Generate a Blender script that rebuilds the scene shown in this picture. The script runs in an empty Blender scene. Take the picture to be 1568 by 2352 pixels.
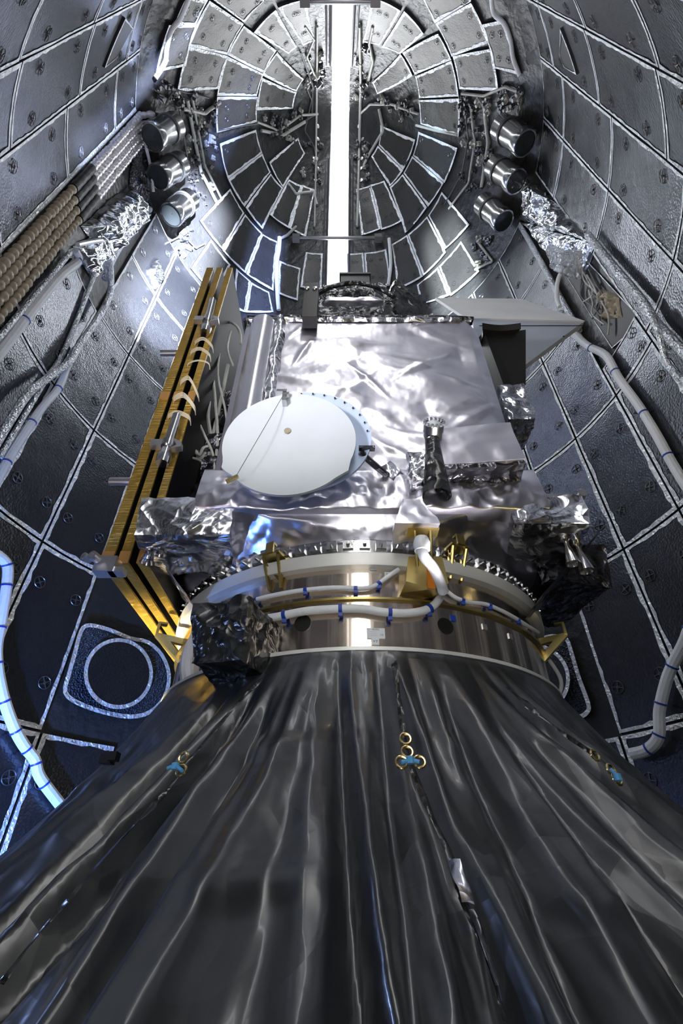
import bpy, math, random
from mathutils import Vector, Matrix, noise
rnd = random.Random(7)
scn = bpy.context.scene
COL = scn.collection
PI = math.pi
R_ = math.radians

# ------------------------------------------------------------------ camera
CAM = Vector((0.02, -2.2, 1.6))
FPX = 1100.0
ALPHA = math.atan2(1414.0, FPX)                      # angle between zenith and the optical axis
FW = Vector((0, math.sin(ALPHA), math.cos(ALPHA)))
UP = Vector((0, -math.cos(ALPHA), math.sin(ALPHA)))
cd = bpy.data.cameras.new('camera'); cam = bpy.data.objects.new('camera', cd); COL.objects.link(cam)
cd.sensor_fit = 'VERTICAL'; cd.sensor_height = 36.0; cd.lens = 36.0 * FPX / 2352.0
cd.clip_start = 0.02; cd.clip_end = 60
cam.matrix_world = Matrix.Translation(CAM) @ Matrix(((1, 0, 0), (0, UP.y, -FW.y), (0, UP.z, -FW.z))).to_4x4()
scn.camera = cam

# ------------------------------------------------------------------ view, world, lights
vs = scn.view_settings
scn.display_settings.display_device = 'sRGB'
vs.view_transform = 'Standard'; vs.look = 'None'; vs.gamma = 1.0; vs.use_curve_mapping = False
vs.exposure = 0.25
scn.cycles.max_bounces = 7; scn.cycles.adaptive_threshold = 0.03; scn.cycles.diffuse_bounces = 2; scn.cycles.glossy_bounces = 4
w = bpy.data.worlds.new('daylight'); scn.world = w; w.use_nodes = True
w.node_tree.nodes['Background'].inputs[0].default_value = (0.93, 0.97, 1.0, 1)
w.node_tree.nodes['Background'].inputs[1].default_value = 2.0


def area(name, loc, target, sx, sy, radiance, col):
    l = bpy.data.lights.new(name, 'AREA'); l.shape = 'RECTANGLE'; l.size = sx; l.size_y = sy
    l.energy = radiance * PI * sx * sy; l.color = col
    o = bpy.data.objects.new(name, l); COL.objects.link(o); o.location = loc
    d = (Vector(target) - Vector(loc)).normalized()
    # local -Z looks along d, local X stays on world X
    x = Vector((1, 0, 0)); z = -d; y = z.cross(x).normalized()
    o.matrix_world = Matrix.Translation(loc) @ Matrix((x, y, z)).transposed().to_4x4()
    return o


def spot(name, loc, target, power, size, blend, col, rad=0.05):
    l = bpy.data.lights.new(name, 'SPOT'); l.energy = power; l.spot_size = R_(size); l.spot_blend = blend
    l.color = col; l.shadow_soft_size = rad
    o = bpy.data.objects.new(name, l); COL.objects.link(o); o.location = loc
    o.rotation_euler = (Vector(target) - Vector(loc)).to_track_quat('-Z', 'Y').to_euler()
    return o


DAY = (0.93, 0.96, 1.0)
# bright clean room seen through the gap between the two fairing halves
area('daylight_front_gap', (0.07, -2.72, 4.9), (0.07, 0, 4.9), 0.9, 8.4, 5.0, (1.0, 0.97, 0.94))
area('daylight_back_gap', (-0.06, 2.75, 5.6), (-0.06, 0, 5.6), 0.9, 8.4, 2.2, DAY)
area('daylight_nose_back_gap', (-0.04, 1.65, 10.75), (-0.04, 0.35, 9.95), 0.8, 4.4, 19.0, DAY)
area('daylight_nose_front_gap', (0.04, -1.65, 10.75), (0.04, -0.35, 9.95), 0.8, 4.4, 8.0, DAY)
# floodlights outside, shining in through the front gap
spot('flood_left', (0.60, -3.25, 4.6), (-2.25, 0.95, 8.1), 60000, 30, 0.5, (0.72, 0.80, 1.0), 0.04)
spot('flood_left_streak', (2.13, -3.87, 2.4), (-2.30, -0.85, 8.2), 45000, 20, 0.4, (0.55, 0.66, 1.0), 0.04)
spot('flood_nose_left', (0.70, -4.36, 4.5), (-1.28, 1.6, 9.34), 9000, 14, 0.4, (0.32, 0.45, 1.0), 0.04)
spot('flood_nose_high', (1.20, -4.00, 4.5), (-1.50, -0.3, 10.1), 9000, 11, 0.4, (0.36, 0.48, 1.0), 0.04)
spot('flood_right', (-0.52, -3.80, 5.0), (1.80, 1.44, 8.9), 16000, 20, 0.7, (0.85, 0.95, 1.0), 0.04)
spot('flood_right_high', (-0.90, -4.30, 4.6), (1.40, 0.1, 10.4), 4000, 8, 0.4, (0.6, 0.8, 1.0), 0.04)
# work lamps low on the left; the fill spots among them are added
BLUE = (0.16, 0.34, 1.0)
spot('work_lamp_left', (-1.75, 0.1, 1.1), (-1.95, 1.35, 2.6), 330, 110, 0.9, BLUE, 0.05)
spot('work_lamp_left_low', (-1.85, -0.9, 1.0), (-2.2, 0.5, 2.7), 90, 80, 0.9, (0.42, 0.60, 1.0), 0.05)
spot('fill_bus_front', (-0.9, -2.2, 2.4), (0.12, -0.75, 3.7), 110, 60, 0.9, (0.95, 0.92, 1.0), 0.1)  # added key light for the bus front, no real lamp there
spot('fill_near_wall', (0.5, -0.95, 1.95), (0.25, -2.4, 5.2), 420, 60, 0.9, (0.98, 0.93, 1.0), 0.1)  # added fill: brightens the near wall that the bus foil reflects
spot('fill_ring_warm', (1.15, -1.75, 1.2), (1.5, -1.95, 2.7), 70, 110, 0.9, (1.0, 0.80, 0.36), 0.05)  # added warm fill on the near wall, for the ring's gold reflection
spot('fill_ring_plain', (-1.05, -1.85, 1.15), (-1.25, -2.1, 2.7), 80, 110, 0.9, (1.0, 0.88, 0.95), 0.05)  # added neutral fill on the near wall, reflected in the ring's left
spot('work_lamp_under_left', (-1.30, -0.35, 1.6), (-0.75, 0.2, 2.5), 300, 80, 0.9, (1.0, 0.9, 0.6), 0.04)
spot('fill_shroud_blue', (-1.9, -1.25, 2.1), (-0.35, -1.2, 1.7), 30, 60, 0.9, (0.35, 0.5, 1.0), 0.08)  # added fill, gives the shroud its bluish sheen
spot('fill_foil_blue', (-1.45, -0.95, 1.3), (-0.55, -0.7, 2.62), 45, 30, 0.9, BLUE, 0.04)  # added fill where the left blue lamp does not reach the foil

# ------------------------------------------------------------------ picture <-> place
def ray(px, py):
    return (FW * FPX + Vector((1, 0, 0)) * (px - 784) - UP * (py - 1176)).normalized()


def at(px, py, y):
    d = ray(px, py); return CAM + d * ((y - CAM.y) / d.y)


RF = 2.46
PROF = [(0.0, RF), (8.6, RF), (9.3, 2.06), (10.1, 1.62), (10.9, 1.14), (11.6, 0.60), (11.92, 0.155), (11.96, 0.0)]
SX = 0.10                                            # satellite and adapter axis
CONE = [(0.0, 2.02), (1.15, 1.62), (1.5, 1.345), (1.8, 1.09), (2.14, 0.835), (2.2, 0.82)]
RING = [(2.0, 0.80), (2.6, 0.80)]


def prof(z, P=PROF):
    if z <= P[0][0]: return P[0][1]
    for (z0, r0), (z1, r1) in zip(P, P[1:]):
        if z <= z1: return r0 + (r1 - r0) * (z - z0) / (z1 - z0)
    return P[-1][1]


def hit(px, py, P=PROF, cx=0.0, off=0.0, inside=True):
    d = ray(px, py)
    def g(t):
        p = CAM + d * t
        return math.hypot(p.x - cx, p.y) - (prof(p.z, P) + off)
    t = 0.1; s = g(t)
    while t < 16:
        t2 = t + 0.02; s2 = g(t2)
        if (inside and s < 0 <= s2) or (not inside and s > 0 >= s2):
            for _ in range(20):
                m = (t + t2) / 2
                if (g(m) > 0) == (s2 > 0): t2 = m
                else: t = m
            return CAM + d * t2
        t, s = t2, s2
    return None


def az_z(px, py):
    p = hit(px, py, off=-0.03)
    return math.atan2(p.x, p.y), p.z


def shell(a, z, off=0.0):
    """point on the fairing's inner face, OFF metres inwards"""
    r = prof(z)
    if z > 8.6:
        n = Vector((0.875, 0.484))
    else: n = Vector((1, 0))
    r2 = r - off * n.x; z2 = z - off * n.y
    return Vector((r2 * math.sin(a), r2 * math.cos(a), z2))


def shell_n(a, z):
    if z > 8.6: return Vector((-0.875 * math.sin(a), -0.875 * math.cos(a), -0.484))
    return Vector((-math.sin(a), -math.cos(a), 0))

# ------------------------------------------------------------------ materials
def mat(name, base, metal=0.0, rough=0.5, bump=None, spec=0.5, emit=None, coat=0.0):
    """bump: list of (kind, scale, strength, distance)"""
    m = bpy.data.materials.new(name); m.use_nodes = True
    nt = m.node_tree; b = nt.nodes['Principled BSDF']
    b.inputs['Base Color'].default_value = (*base, 1); b.inputs['Metallic'].default_value = metal
    b.inputs['Roughness'].default_value = rough
    b.inputs['Specular IOR Level'].default_value = spec
    b.inputs['Coat Weight'].default_value = coat; b.inputs['Coat Roughness'].default_value = 0.1
    tc = nt.nodes.new('ShaderNodeTexCoord'); prev = None
    nz = nt.nodes.new('ShaderNodeTexNoise'); nz.inputs['Scale'].default_value = 5; nz.inputs['Detail'].default_value = 6
    nt.links.new(tc.outputs['Object'], nz.inputs['Vector'])
    mix = nt.nodes.new('ShaderNodeMix'); mix.data_type = 'RGBA'
    mix.inputs[6].default_value = (*[c * 0.82 for c in base], 1); mix.inputs[7].default_value = (*[min(1, c * 1.12) for c in base], 1)
    nt.links.new(nz.outputs['Fac'], mix.inputs[0]); nt.links.new(mix.outputs[2], b.inputs['Base Color'])
    for kind, sc, st, dist in (bump or []):
        if kind == 'noise':
            t = nt.nodes.new('ShaderNodeTexNoise'); t.inputs['Scale'].default_value = sc; t.inputs['Detail'].default_value = 4; out = t.outputs['Fac']
        elif kind == 'crumple':
            n2 = nt.nodes.new('ShaderNodeTexNoise'); n2.inputs['Scale'].default_value = sc * 0.6; n2.inputs['Detail'].default_value = 2
            nt.links.new(tc.outputs['Object'], n2.inputs['Vector'])
            ad = nt.nodes.new('ShaderNodeVectorMath'); ad.operation = 'MULTIPLY_ADD'; ad.inputs[1].default_value = (0.35 / sc * 4,) * 3
            nt.links.new(n2.outputs['Color'], ad.inputs[0]); nt.links.new(tc.outputs['Object'], ad.inputs[2])
            t = nt.nodes.new('ShaderNodeTexVoronoi'); t.feature = 'F1'; t.inputs['Scale'].default_value = sc
            t.inputs['Detail'].default_value = 1.5; out = t.outputs['Distance']
            nt.links.new(ad.outputs[0], t.inputs['Vector'])
        elif kind == 'cells':
            t = nt.nodes.new('ShaderNodeTexVoronoi'); t.inputs['Scale'].default_value = sc; out = t.outputs['Distance']
        elif kind == 'streak':
            t = nt.nodes.new('ShaderNodeTexNoise'); t.inputs['Scale'].default_value = sc; t.inputs['Detail'].default_value = 3; out = t.outputs['Fac']
            mp = nt.nodes.new('ShaderNodeMapping'); mp.inputs['Scale'].default_value = (1, 1, 0.02)
            nt.links.new(tc.outputs['Object'], mp.inputs['Vector']); nt.links.new(mp.outputs[0], t.inputs['Vector'])
        elif kind == 'hstreak':
            t = nt.nodes.new('ShaderNodeTexNoise'); t.inputs['Scale'].default_value = sc; t.inputs['Detail'].default_value = 3; out = t.outputs['Fac']
            mp = nt.nodes.new('ShaderNodeMapping'); mp.inputs['Scale'].default_value = (0.05, 0.05, 1)
            nt.links.new(tc.outputs['Object'], mp.inputs['Vector']); nt.links.new(mp.outputs[0], t.inputs['Vector'])
        if kind in ('noise', 'cells'): nt.links.new(tc.outputs['Object'], t.inputs['Vector'])
        bp = nt.nodes.new('ShaderNodeBump'); bp.inputs['Strength'].default_value = st; bp.inputs['Distance'].default_value = dist
        nt.links.new(out, bp.inputs['Height'])
        if prev: nt.links.new(prev.outputs[0], bp.inputs['Normal'])
        prev = bp
    if prev: nt.links.new(prev.outputs[0], b.inputs['Normal'])
    if emit:
        b.inputs['Emission Color'].default_value = (*emit[:3], 1); b.inputs['Emission Strength'].default_value = emit[3]
    return m


M = {
 'shell': mat('carbon_shell', (0.045, 0.045, 0.045), 0.4, 0.38, [('noise', 14, 0.5, 0.03), ('cells', 9, 0.3, 0.02)]),
 'panel': mat('metallised_film', (0.105, 0.11, 0.125), 0.9, 0.25, [('noise', 1.1, 0.30, 0.09), ('cells', 60, 0.35, 0.004)]),
 'panel_dim': mat('metallised_film_nose', (0.085, 0.083, 0.08), 0.8, 0.42, [('noise', 2.5, 0.4, 0.04), ('cells', 60, 0.3, 0.004)]),
 'panel_side': mat('panel_edge', (0.02, 0.02, 0.025), 0.0, 0.6),
 'tape': mat('foil_tape', (0.85, 0.87, 0.90), 0.55, 0.36, [('crumple', 30, 0.7, 0.02)]),
 'fast': mat('fastener_wire', (0.16, 0.16, 0.17), 0.8, 0.35),
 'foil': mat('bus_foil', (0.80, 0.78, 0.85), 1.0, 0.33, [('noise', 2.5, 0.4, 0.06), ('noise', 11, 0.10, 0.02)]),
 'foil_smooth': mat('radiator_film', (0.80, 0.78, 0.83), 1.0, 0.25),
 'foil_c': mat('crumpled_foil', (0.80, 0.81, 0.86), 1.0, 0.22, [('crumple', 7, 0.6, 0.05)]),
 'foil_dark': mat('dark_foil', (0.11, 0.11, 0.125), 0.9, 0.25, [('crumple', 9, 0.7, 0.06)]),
 'shroud': mat('black_polythene', (0.014, 0.016, 0.019), 0.0, 0.33, [('crumple', 2.6, 0.35, 0.07), ('noise', 40, 0.06, 0.006)], spec=0.95, coat=0.25),
 'black_wrap': mat('black_wrap', (0.012, 0.013, 0.013), 0.0, 0.26, [('crumple', 9, 0.6, 0.06)], spec=0.8),
 'ring': mat('brushed_ring', (0.80, 0.70, 0.60), 1.0, 0.17, [('streak', 14, 0.22, 0.012)]),
 'ring_gold': mat('gold_anodised', (0.55, 0.44, 0.17), 1.0, 0.3, [('noise', 20, 0.1, 0.01)]),
 'flange': mat('flange', (0.80, 0.80, 0.76), 0.35, 0.4),
 'steel': mat('steel', (0.62, 0.62, 0.62), 1.0, 0.2, [('noise', 30, 0.08, 0.01)]),
 'alu': mat('bare_aluminium', (0.75, 0.75, 0.78), 0.9, 0.32),
 'kapton': mat('kapton_edge', (0.46, 0.29, 0.045), 0.6, 0.36, [('hstreak', 150, 0.9, 0.02), ('noise', 30, 0.5, 0.02)]),
 'foil_wall': mat('wall_foil', (0.84, 0.86, 0.9), 1.0, 0.16, [('crumple', 4, 0.5, 0.06)]),
 'kapton_tape': mat('kapton_tape', (0.78, 0.42, 0.14), 0.5, 0.3),
 'cells': mat('solar_black', (0.008, 0.008, 0.010), 0.0, 0.55, spec=0.15),
 'black': mat('black_anodised', (0.008, 0.008, 0.007), 0.1, 0.45),
 'white': mat('white_paint', (0.52, 0.56, 0.58), 0.0, 0.5),
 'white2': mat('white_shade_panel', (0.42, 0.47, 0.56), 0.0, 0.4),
 'white_lit': mat('lit_white_film', (0.92, 0.93, 0.93), 0.0, 0.35),  # wedge top, lightened to stand for light from above
 'bluewhite': mat('dish_rear_shell', (0.50, 0.60, 0.80), 0.0, 0.45),
 'cable': mat('white_sleeve', (0.78, 0.80, 0.82), 0.0, 0.45, [('noise', 40, 0.4, 0.01)]),
 'wire': mat('grey_wire', (0.42, 0.42, 0.38), 0.2, 0.4, [('noise', 60, 0.4, 0.01)]),
 'wire_dark': mat('dark_wire', (0.10, 0.10, 0.10), 0.3, 0.4),
 'silver_sleeve': mat('silver_sleeve', (0.72, 0.74, 0.78), 0.9, 0.3, [('crumple', 40, 0.8, 0.02)]),
 'tie': mat('blue_tie', (0.01, 0.05, 0.35), 0.0, 0.4),
 'rope': mat('blue_cord', (0.08, 0.30, 0.55), 0.0, 0.6),
 'brass': mat('brass', (0.80, 0.62, 0.30), 1.0, 0.25),
 'cord': mat('lacing_cord', (0.75, 0.68, 0.50), 0.0, 0.5),
 'hose_tan': mat('tan_hose', (0.36, 0.30, 0.21), 0.2, 0.45, [('noise', 30, 0.3, 0.01)]),
 'hose_silver': mat('silver_hose', (0.72, 0.70, 0.72), 0.7, 0.35),
 'glass_dark': mat('dark_lens', (0.03, 0.035, 0.035), 0.2, 0.12),
 'label': mat('label', (0.72, 0.76, 0.80), 0.0, 0.5),
 'ink': mat('ink', (0.02, 0.02, 0.03), 0.0, 0.6),
 'orange': mat('orange_film', (0.85, 0.28, 0.02), 0.4, 0.3),
 'plastic': mat('clear_bag', (0.55, 0.58, 0.62), 0.5, 0.15, [('crumple', 18, 0.8, 0.04)]),
 'deck': mat('dark_deck', (0.03, 0.035, 0.04), 0.2, 0.5),
 'mesh_cloth': mat('perforated_cloth', (0.04, 0.05, 0.07), 0.5, 0.4, [('cells', 70, 1.0, 0.02)]),
}

# ------------------------------------------------------------------ mesh helpers
class MB:
    def __init__(s): s.v = []; s.f = []; s.m = []
    def vert(s, p): s.v.append(tuple(p)); return len(s.v) - 1
    def face(s, f, mi=0): s.f.append(tuple(f)); s.m.append(mi)
    def grid(s, fn, nu, nv, mi=0, closed=False, flip=False):
        b = len(s.v); cu = nu if closed else nu + 1
        for j in range(nv + 1):
            for i in range(cu): s.v.append(tuple(fn(i / nu, j / nv)))
        for j in range(nv):
            for i in range(nu):
                i2 = (i + 1) % cu
                f = (b + j * cu + i, b + j * cu + i2, b + (j + 1) * cu + i2, b + (j + 1) * cu + i)
                s.face(f[::-1] if flip else f, mi)
    def box(s, c, d, mat3=None, mi=0):
        b = len(s.v); mat3 = mat3 or Matrix.Identity(3); c = Vector(c)
        for z in (-1, 1):
            for y in (-1, 1):
                for x in (-1, 1): s.v.append(tuple(c + mat3 @ Vector((x * d[0] / 2, y * d[1] / 2, z * d[2] / 2))))
        for f in ((0, 2, 3, 1), (4, 5, 7, 6), (0, 1, 5, 4), (2, 6, 7, 3), (0, 4, 6, 2), (1, 3, 7, 5)): s.face([b + i for i in f], mi)
    def tube(s, pts, rad, n=10, mi=0, smooth=4, caps=True):
        pts = [Vector(p) for p in pts]
        if smooth and len(pts) > 2: pts = catmull(pts, smooth)
        rads = rad if callable(rad) else (lambda t: rad)
        b = len(s.v); L = len(pts); prevx = None
        for i, p in enumerate(pts):
            t = (pts[min(i + 1, L - 1)] - pts[max(i - 1, 0)]).normalized()
            if prevx is None: x = t.orthogonal().normalized()
            else: x = (prevx - t * prevx.dot(t)).normalized()
            prevx = x; y = t.cross(x); r = rads(i / (L - 1))
            for k in range(n):
                a = 2 * PI * k / n; s.v.append(tuple(p + (x * math.cos(a) + y * math.sin(a)) * r))
        for i in range(L - 1):
            for k in range(n):
                k2 = (k + 1) % n; s.face((b + i * n + k, b + i * n + k2, b + (i + 1) * n + k2, b + (i + 1) * n + k), mi)
        if caps:
            s.face([b + k for k in range(n)][::-1], mi); s.face([b + (L - 1) * n + k for k in range(n)], mi)
    def lathe(s, prof_, origin, axis, n=32, mi=0, cap0=False, cap1=False):
        """prof_: (distance along axis, radius)"""
        axis = Vector(axis).normalized(); x = axis.orthogonal().normalized(); y = axis.cross(x); o = Vector(origin); b = len(s.v)
        for h, r in prof_:
            for k in range(n):
                a = 2 * PI * k / n; s.v.append(tuple(o + axis * h + (x * math.cos(a) + y * math.sin(a)) * r))
        for i in range(len(prof_) - 1):
            for k in range(n):
                k2 = (k + 1) % n; s.face((b + i * n + k, b + i * n + k2, b + (i + 1) * n + k2, b + (i + 1) * n + k), mi)
        if cap0: s.face([b + k for k in range(n)][::-1], mi)
        if cap1: s.face([b + (len(prof_) - 1) * n + k for k in range(n)], mi)
    def prism(s, poly, ext, mi=0):
        """poly: list of 3D points, ext: extrusion vector"""
        b = len(s.v); n = len(poly); e = Vector(ext)
        for p in poly: s.v.append(tuple(p))
        for p in poly: s.v.append(tuple(Vector(p) + e))
        s.face(range(b, b + n), mi); s.face(list(range(b + n, b + 2 * n))[::-1], mi)
        for i in range(n): s.face((b + i, b + n + i, b + n + (i + 1) % n, b + (i + 1) % n), mi)
    def build(s, name, mats, parent=None, smooth=True, angle=35, fix=True):
        me = bpy.data.meshes.new(name); me.from_pydata(s.v, [], s.f)
        for m in (mats if isinstance(mats, (list, tuple)) else [mats]): me.materials.append(m)
        me.polygons.foreach_set('material_index', s.m)
        if fix:
            import bmesh
            bm = bmesh.new(); bm.from_mesh(me); bmesh.ops.recalc_face_normals(bm, faces=bm.faces); bm.to_mesh(me); bm.free()
        if smooth:
            me.polygons.foreach_set('use_smooth', [True] * len(me.polygons))
            if angle: me.set_sharp_from_angle(angle=R_(angle))
        me.update()
        o = bpy.data.objects.new(name, me); COL.objects.link(o)
        if parent:
            o.parent = parent
            o.matrix_parent_inverse = parent.matrix_world.inverted() if parent.type != 'EMPTY' else Matrix.Translation(-parent.location)
        return o


def catmull(pts, k):
    out = []; n = len(pts)
    for i in range(n - 1):
        p0 = pts[max(i - 1, 0)]; p1 = pts[i]; p2 = pts[i + 1]; p3 = pts[min(i + 2, n - 1)]
        for j in range(k):
            t = j / k
            out.append(0.5 * ((2 * p1) + (p2 - p0) * t + (2 * p0 - 5 * p1 + 4 * p2 - p3) * t * t + (3 * p1 - p0 - 3 * p2 + p3) * t ** 3))
    out.append(pts[-1]); return out


def tag(o, label=None, cat=None, group=None, kind=None):
    if label: o['label'] = label
    if cat: o['category'] = cat
    if group: o['group'] = group
    if kind: o['kind'] = kind
    return o


def empty(name, loc, label, cat, group=None):
    o = bpy.data.objects.new(name, None); COL.objects.link(o); o.location = loc; o.empty_display_size = 0.1
    return tag(o, label, cat, group)


def one(name, m, fn, label=None, cat=None, group=None, parent=None, smooth=True, angle=35):
    b = MB(); fn(b); o = b.build(name, m, parent, smooth, angle)
    return tag(o, label, cat, group)


def ridged(p, s, octv=3, gain=0.5):
    v = 0; a = 1; tot = 0
    for _ in range(octv):
        v += a * (1 - abs(noise.noise(p * s)) * 2); tot += a; s *= 2.1; a *= gain
    return v / tot - 0.55

# ------------------------------------------------------------------ fairing shell
def half_gap(y): return 0.148 + 0.014 * y


def build_shell(side, name):
    st = [(0.0, RF), (2, RF), (4, RF), (6, RF), (8.6, RF)]
    for (z0, r0), (z1, r1) in zip(PROF[1:], PROF[2:-1]):
        for k in range(1, 5): st.append((z0 + (z1 - z0) * k / 4, r0 + (r1 - r0) * k / 4))
    b = MB()
    def fn(off):
        def f(u, v):
            z, r = st[round(v * (len(st) - 1))]
            r += off
            a0 = math.asin(min(0.99, half_gap(r) / r)); a1 = PI - math.asin(min(0.99, half_gap(-r) / r))
            a = a0 + (a1 - a0) * u
            sx = r * math.sin(a) * side; sy = r * math.cos(a)
            t = R_(1.5)
            return (sx * math.cos(t) - sy * math.sin(t) , sy * math.cos(t) + sx * math.sin(t), z + off * 0.4)
        return f
    b.grid(fn(0.0), 64, len(st) - 1); b.grid(fn(0.05), 64, len(st) - 1, flip=True)
    n = 65; rows = len(st); tot = n * rows
    for j in range(rows - 1):
        for i in (0, n - 1): b.face((j * n + i, (j + 1) * n + i, tot + (j + 1) * n + i, tot + j * n + i))
    for i in range(n - 1): b.face((i, i + 1, tot + i + 1, tot + i)); b.face(((rows - 1) * n + i, (rows - 1) * n + i + 1, tot + (rows - 1) * n + i + 1, tot + (rows - 1) * n + i))
    return tag(b.build(name, M['shell'], angle=25), kind='structure')


build_shell(-1, 'wall_left'); build_shell(1, 'wall_right')
tag(one('floor', M['deck'], lambda b: b.lathe([(-0.1, RF + 0.1), (0, RF + 0.1), (0, 0.01), (-0.1, 0.01)], (0, 0, 0), (0, 0, 1), 64)), kind='structure')


def edge_path(side, sgn, off, dx, z0=0.3):
    """points along the gap's edge: sgn +1 the far wall, -1 the near wall"""
    pts = []
    for z in [z0, 2, 4, 6, 8.5, 8.9, 9.3, 9.7, 10.1, 10.5, 10.9, 11.25, 11.55]:
        r = prof(z) - off; y = sgn * r
        x = side * (half_gap(y) + dx) - y * math.sin(R_(1.5))
        pts.append((x, y, z - (off * 0.4 if z > 8.6 else 0)))
    return pts


k = 0
for side in (-1, 1):
    for sgn in (1, -1):
        k += 1
        tag(one('trim_%d' % k, M['fast'], lambda b: (b.tube(edge_path(side, sgn, 0.03, 0.02), 0.022, 8, smooth=1), b.tube(edge_path(side, sgn, 0.03, 0.08), 0.012, 8, smooth=1))), kind='structure')

# ------------------------------------------------------------------ insulation panels
fb = MB()
fb.lathe([(0, 0.040), (0.004, 0.043), (0, 0.046)], (0, 0, 0.003), (0, 0, 1), 20)
for a in range(4):
    q = Matrix.Rotation(a * PI / 2 + 0.5, 3, 'Z')
    fb.box(q @ Vector((0.023, 0, 0.004)), (0.038, 0.006, 0.004), q)
fb.lathe([(0, 0.011), (0.012, 0.009), (0.012, 0.001)], (0, 0, 0.0), (0, 0, 1), 10)
FAST = fb.build('fastener', M['fast']).data
bpy.data.objects.remove(bpy.data.objects['fastener'])


def put_fastener(a, z, off, parent, sc=1.0):
    o = bpy.data.objects.new('fastener', FAST); COL.objects.link(o)
    n = shell_n(a, z)
    q = n.to_track_quat('Z', 'Y').to_matrix().to_4x4() @ Matrix.Rotation(rnd.uniform(0, 1.5), 4, 'Z') @ Matrix.Diagonal((sc, sc, sc, 1))
    o.parent = parent
    o.matrix_world = Matrix.Translation(shell(a, z, off)) @ q
    return o


def panel(corners, label, group, mkey='panel', gap=0.009, tape_w=0.026, fast=4, off=0.03, name='insulation_panel'):
    """corners: four (azimuth, height) going round"""
    c = corners
    def bl(u, v):
        a = (c[0][0] * (1 - u) + c[1][0] * u) * (1 - v) + (c[3][0] * (1 - u) + c[2][0] * u) * v
        z = (c[0][1] * (1 - u) + c[1][1] * u) * (1 - v) + (c[3][1] * (1 - u) + c[2][1] * u) * v
        return a, z
    P = lambda u, v, o: shell(*bl(u, v), o)
    Lu = ((P(0, .5, 0) - P(1, .5, 0)).length); Lv = ((P(.5, 0, 0) - P(.5, 1, 0)).length)
    gu, gv = gap / Lu, gap / Lv
    nu = max(2, int(Lu / 0.12)); nv = max(2, int(Lv / 0.16))
    ph = rnd.random() * 50
    def top(u, v):
        U = gu + (1 - 2 * gu) * u; V = gv + (1 - 2 * gv) * v
        p = P(U, V, 0)
        wob = 0.004 * noise.noise(p * 2.2 + Vector((ph, 0, 0)))
        e = 0.006 * (1 - max(abs(2 * u - 1), abs(2 * v - 1)) ** 6)
        return P(U, V, off + wob + e)
    b = MB(); b.grid(top, nu, nv)
    def skirt(fn):
        def f(u, v):
            U, V = fn(u)
            if v < 0.5: return top(U, V)
            return P(gu + (1 - 2 * gu) * U, gv + (1 - 2 * gv) * V, 0.002)
        return f
    for fn in (lambda u: (u, 0), lambda u: (u, 1)): b.grid(skirt(fn), nu, 1, 1)
    for fn in (lambda u: (0, u), lambda u: (1, u)): b.grid(skirt(fn), nv, 1, 1)
    o = b.build(name, [M[mkey], M['panel_side']], fix=False)
    tag(o, label, 'wall panel', group)
    # tape round the edge
    tb = MB(); tu, tv = tape_w / Lu, tape_w / Lv; rr = random.Random(int(ph * 100))
    def side_strip(fn, n):
        js = [rr.uniform(0.65, 1.25) for _ in range(n + 1)]
        def f(t, v):
            w_ = v * js[round(t * n)]; U, V = fn(t, w_); q = top(U, V); aa, zz = bl(min(1, max(0, U)), min(1, max(0, V)))
            return q + shell_n(aa, zz) * 0.003
        tb.grid(f, n, 1)
    n1 = max(4, int(Lu / 0.06)); n2 = max(4, int(Lv / 0.06))
    side_strip(lambda t, w_: (t, w_ * tv), n1); side_strip(lambda t, w_: (t, 1 - w_ * tv), n1)
    side_strip(lambda t, w_: (w_ * tu, t), n2); side_strip(lambda t, w_: (1 - w_ * tu, t), n2)
    tp = tb.build('edge_tape', M['tape'], o, fix=False)
    du = 0.11 / Lu; dv = 0.22
    spots = {0: [], 2: [(du, .3), (1 - du, .7)], 4: [(du, .24), (du, .76), (1 - du, .24), (1 - du, .76)]}[fast]
    for u, v in spots:
        aa, zz = bl(u, v); put_fastener(aa, zz, off + 0.009, o, 0.75 if zz > 8.6 else 1.0)
    return o


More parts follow.
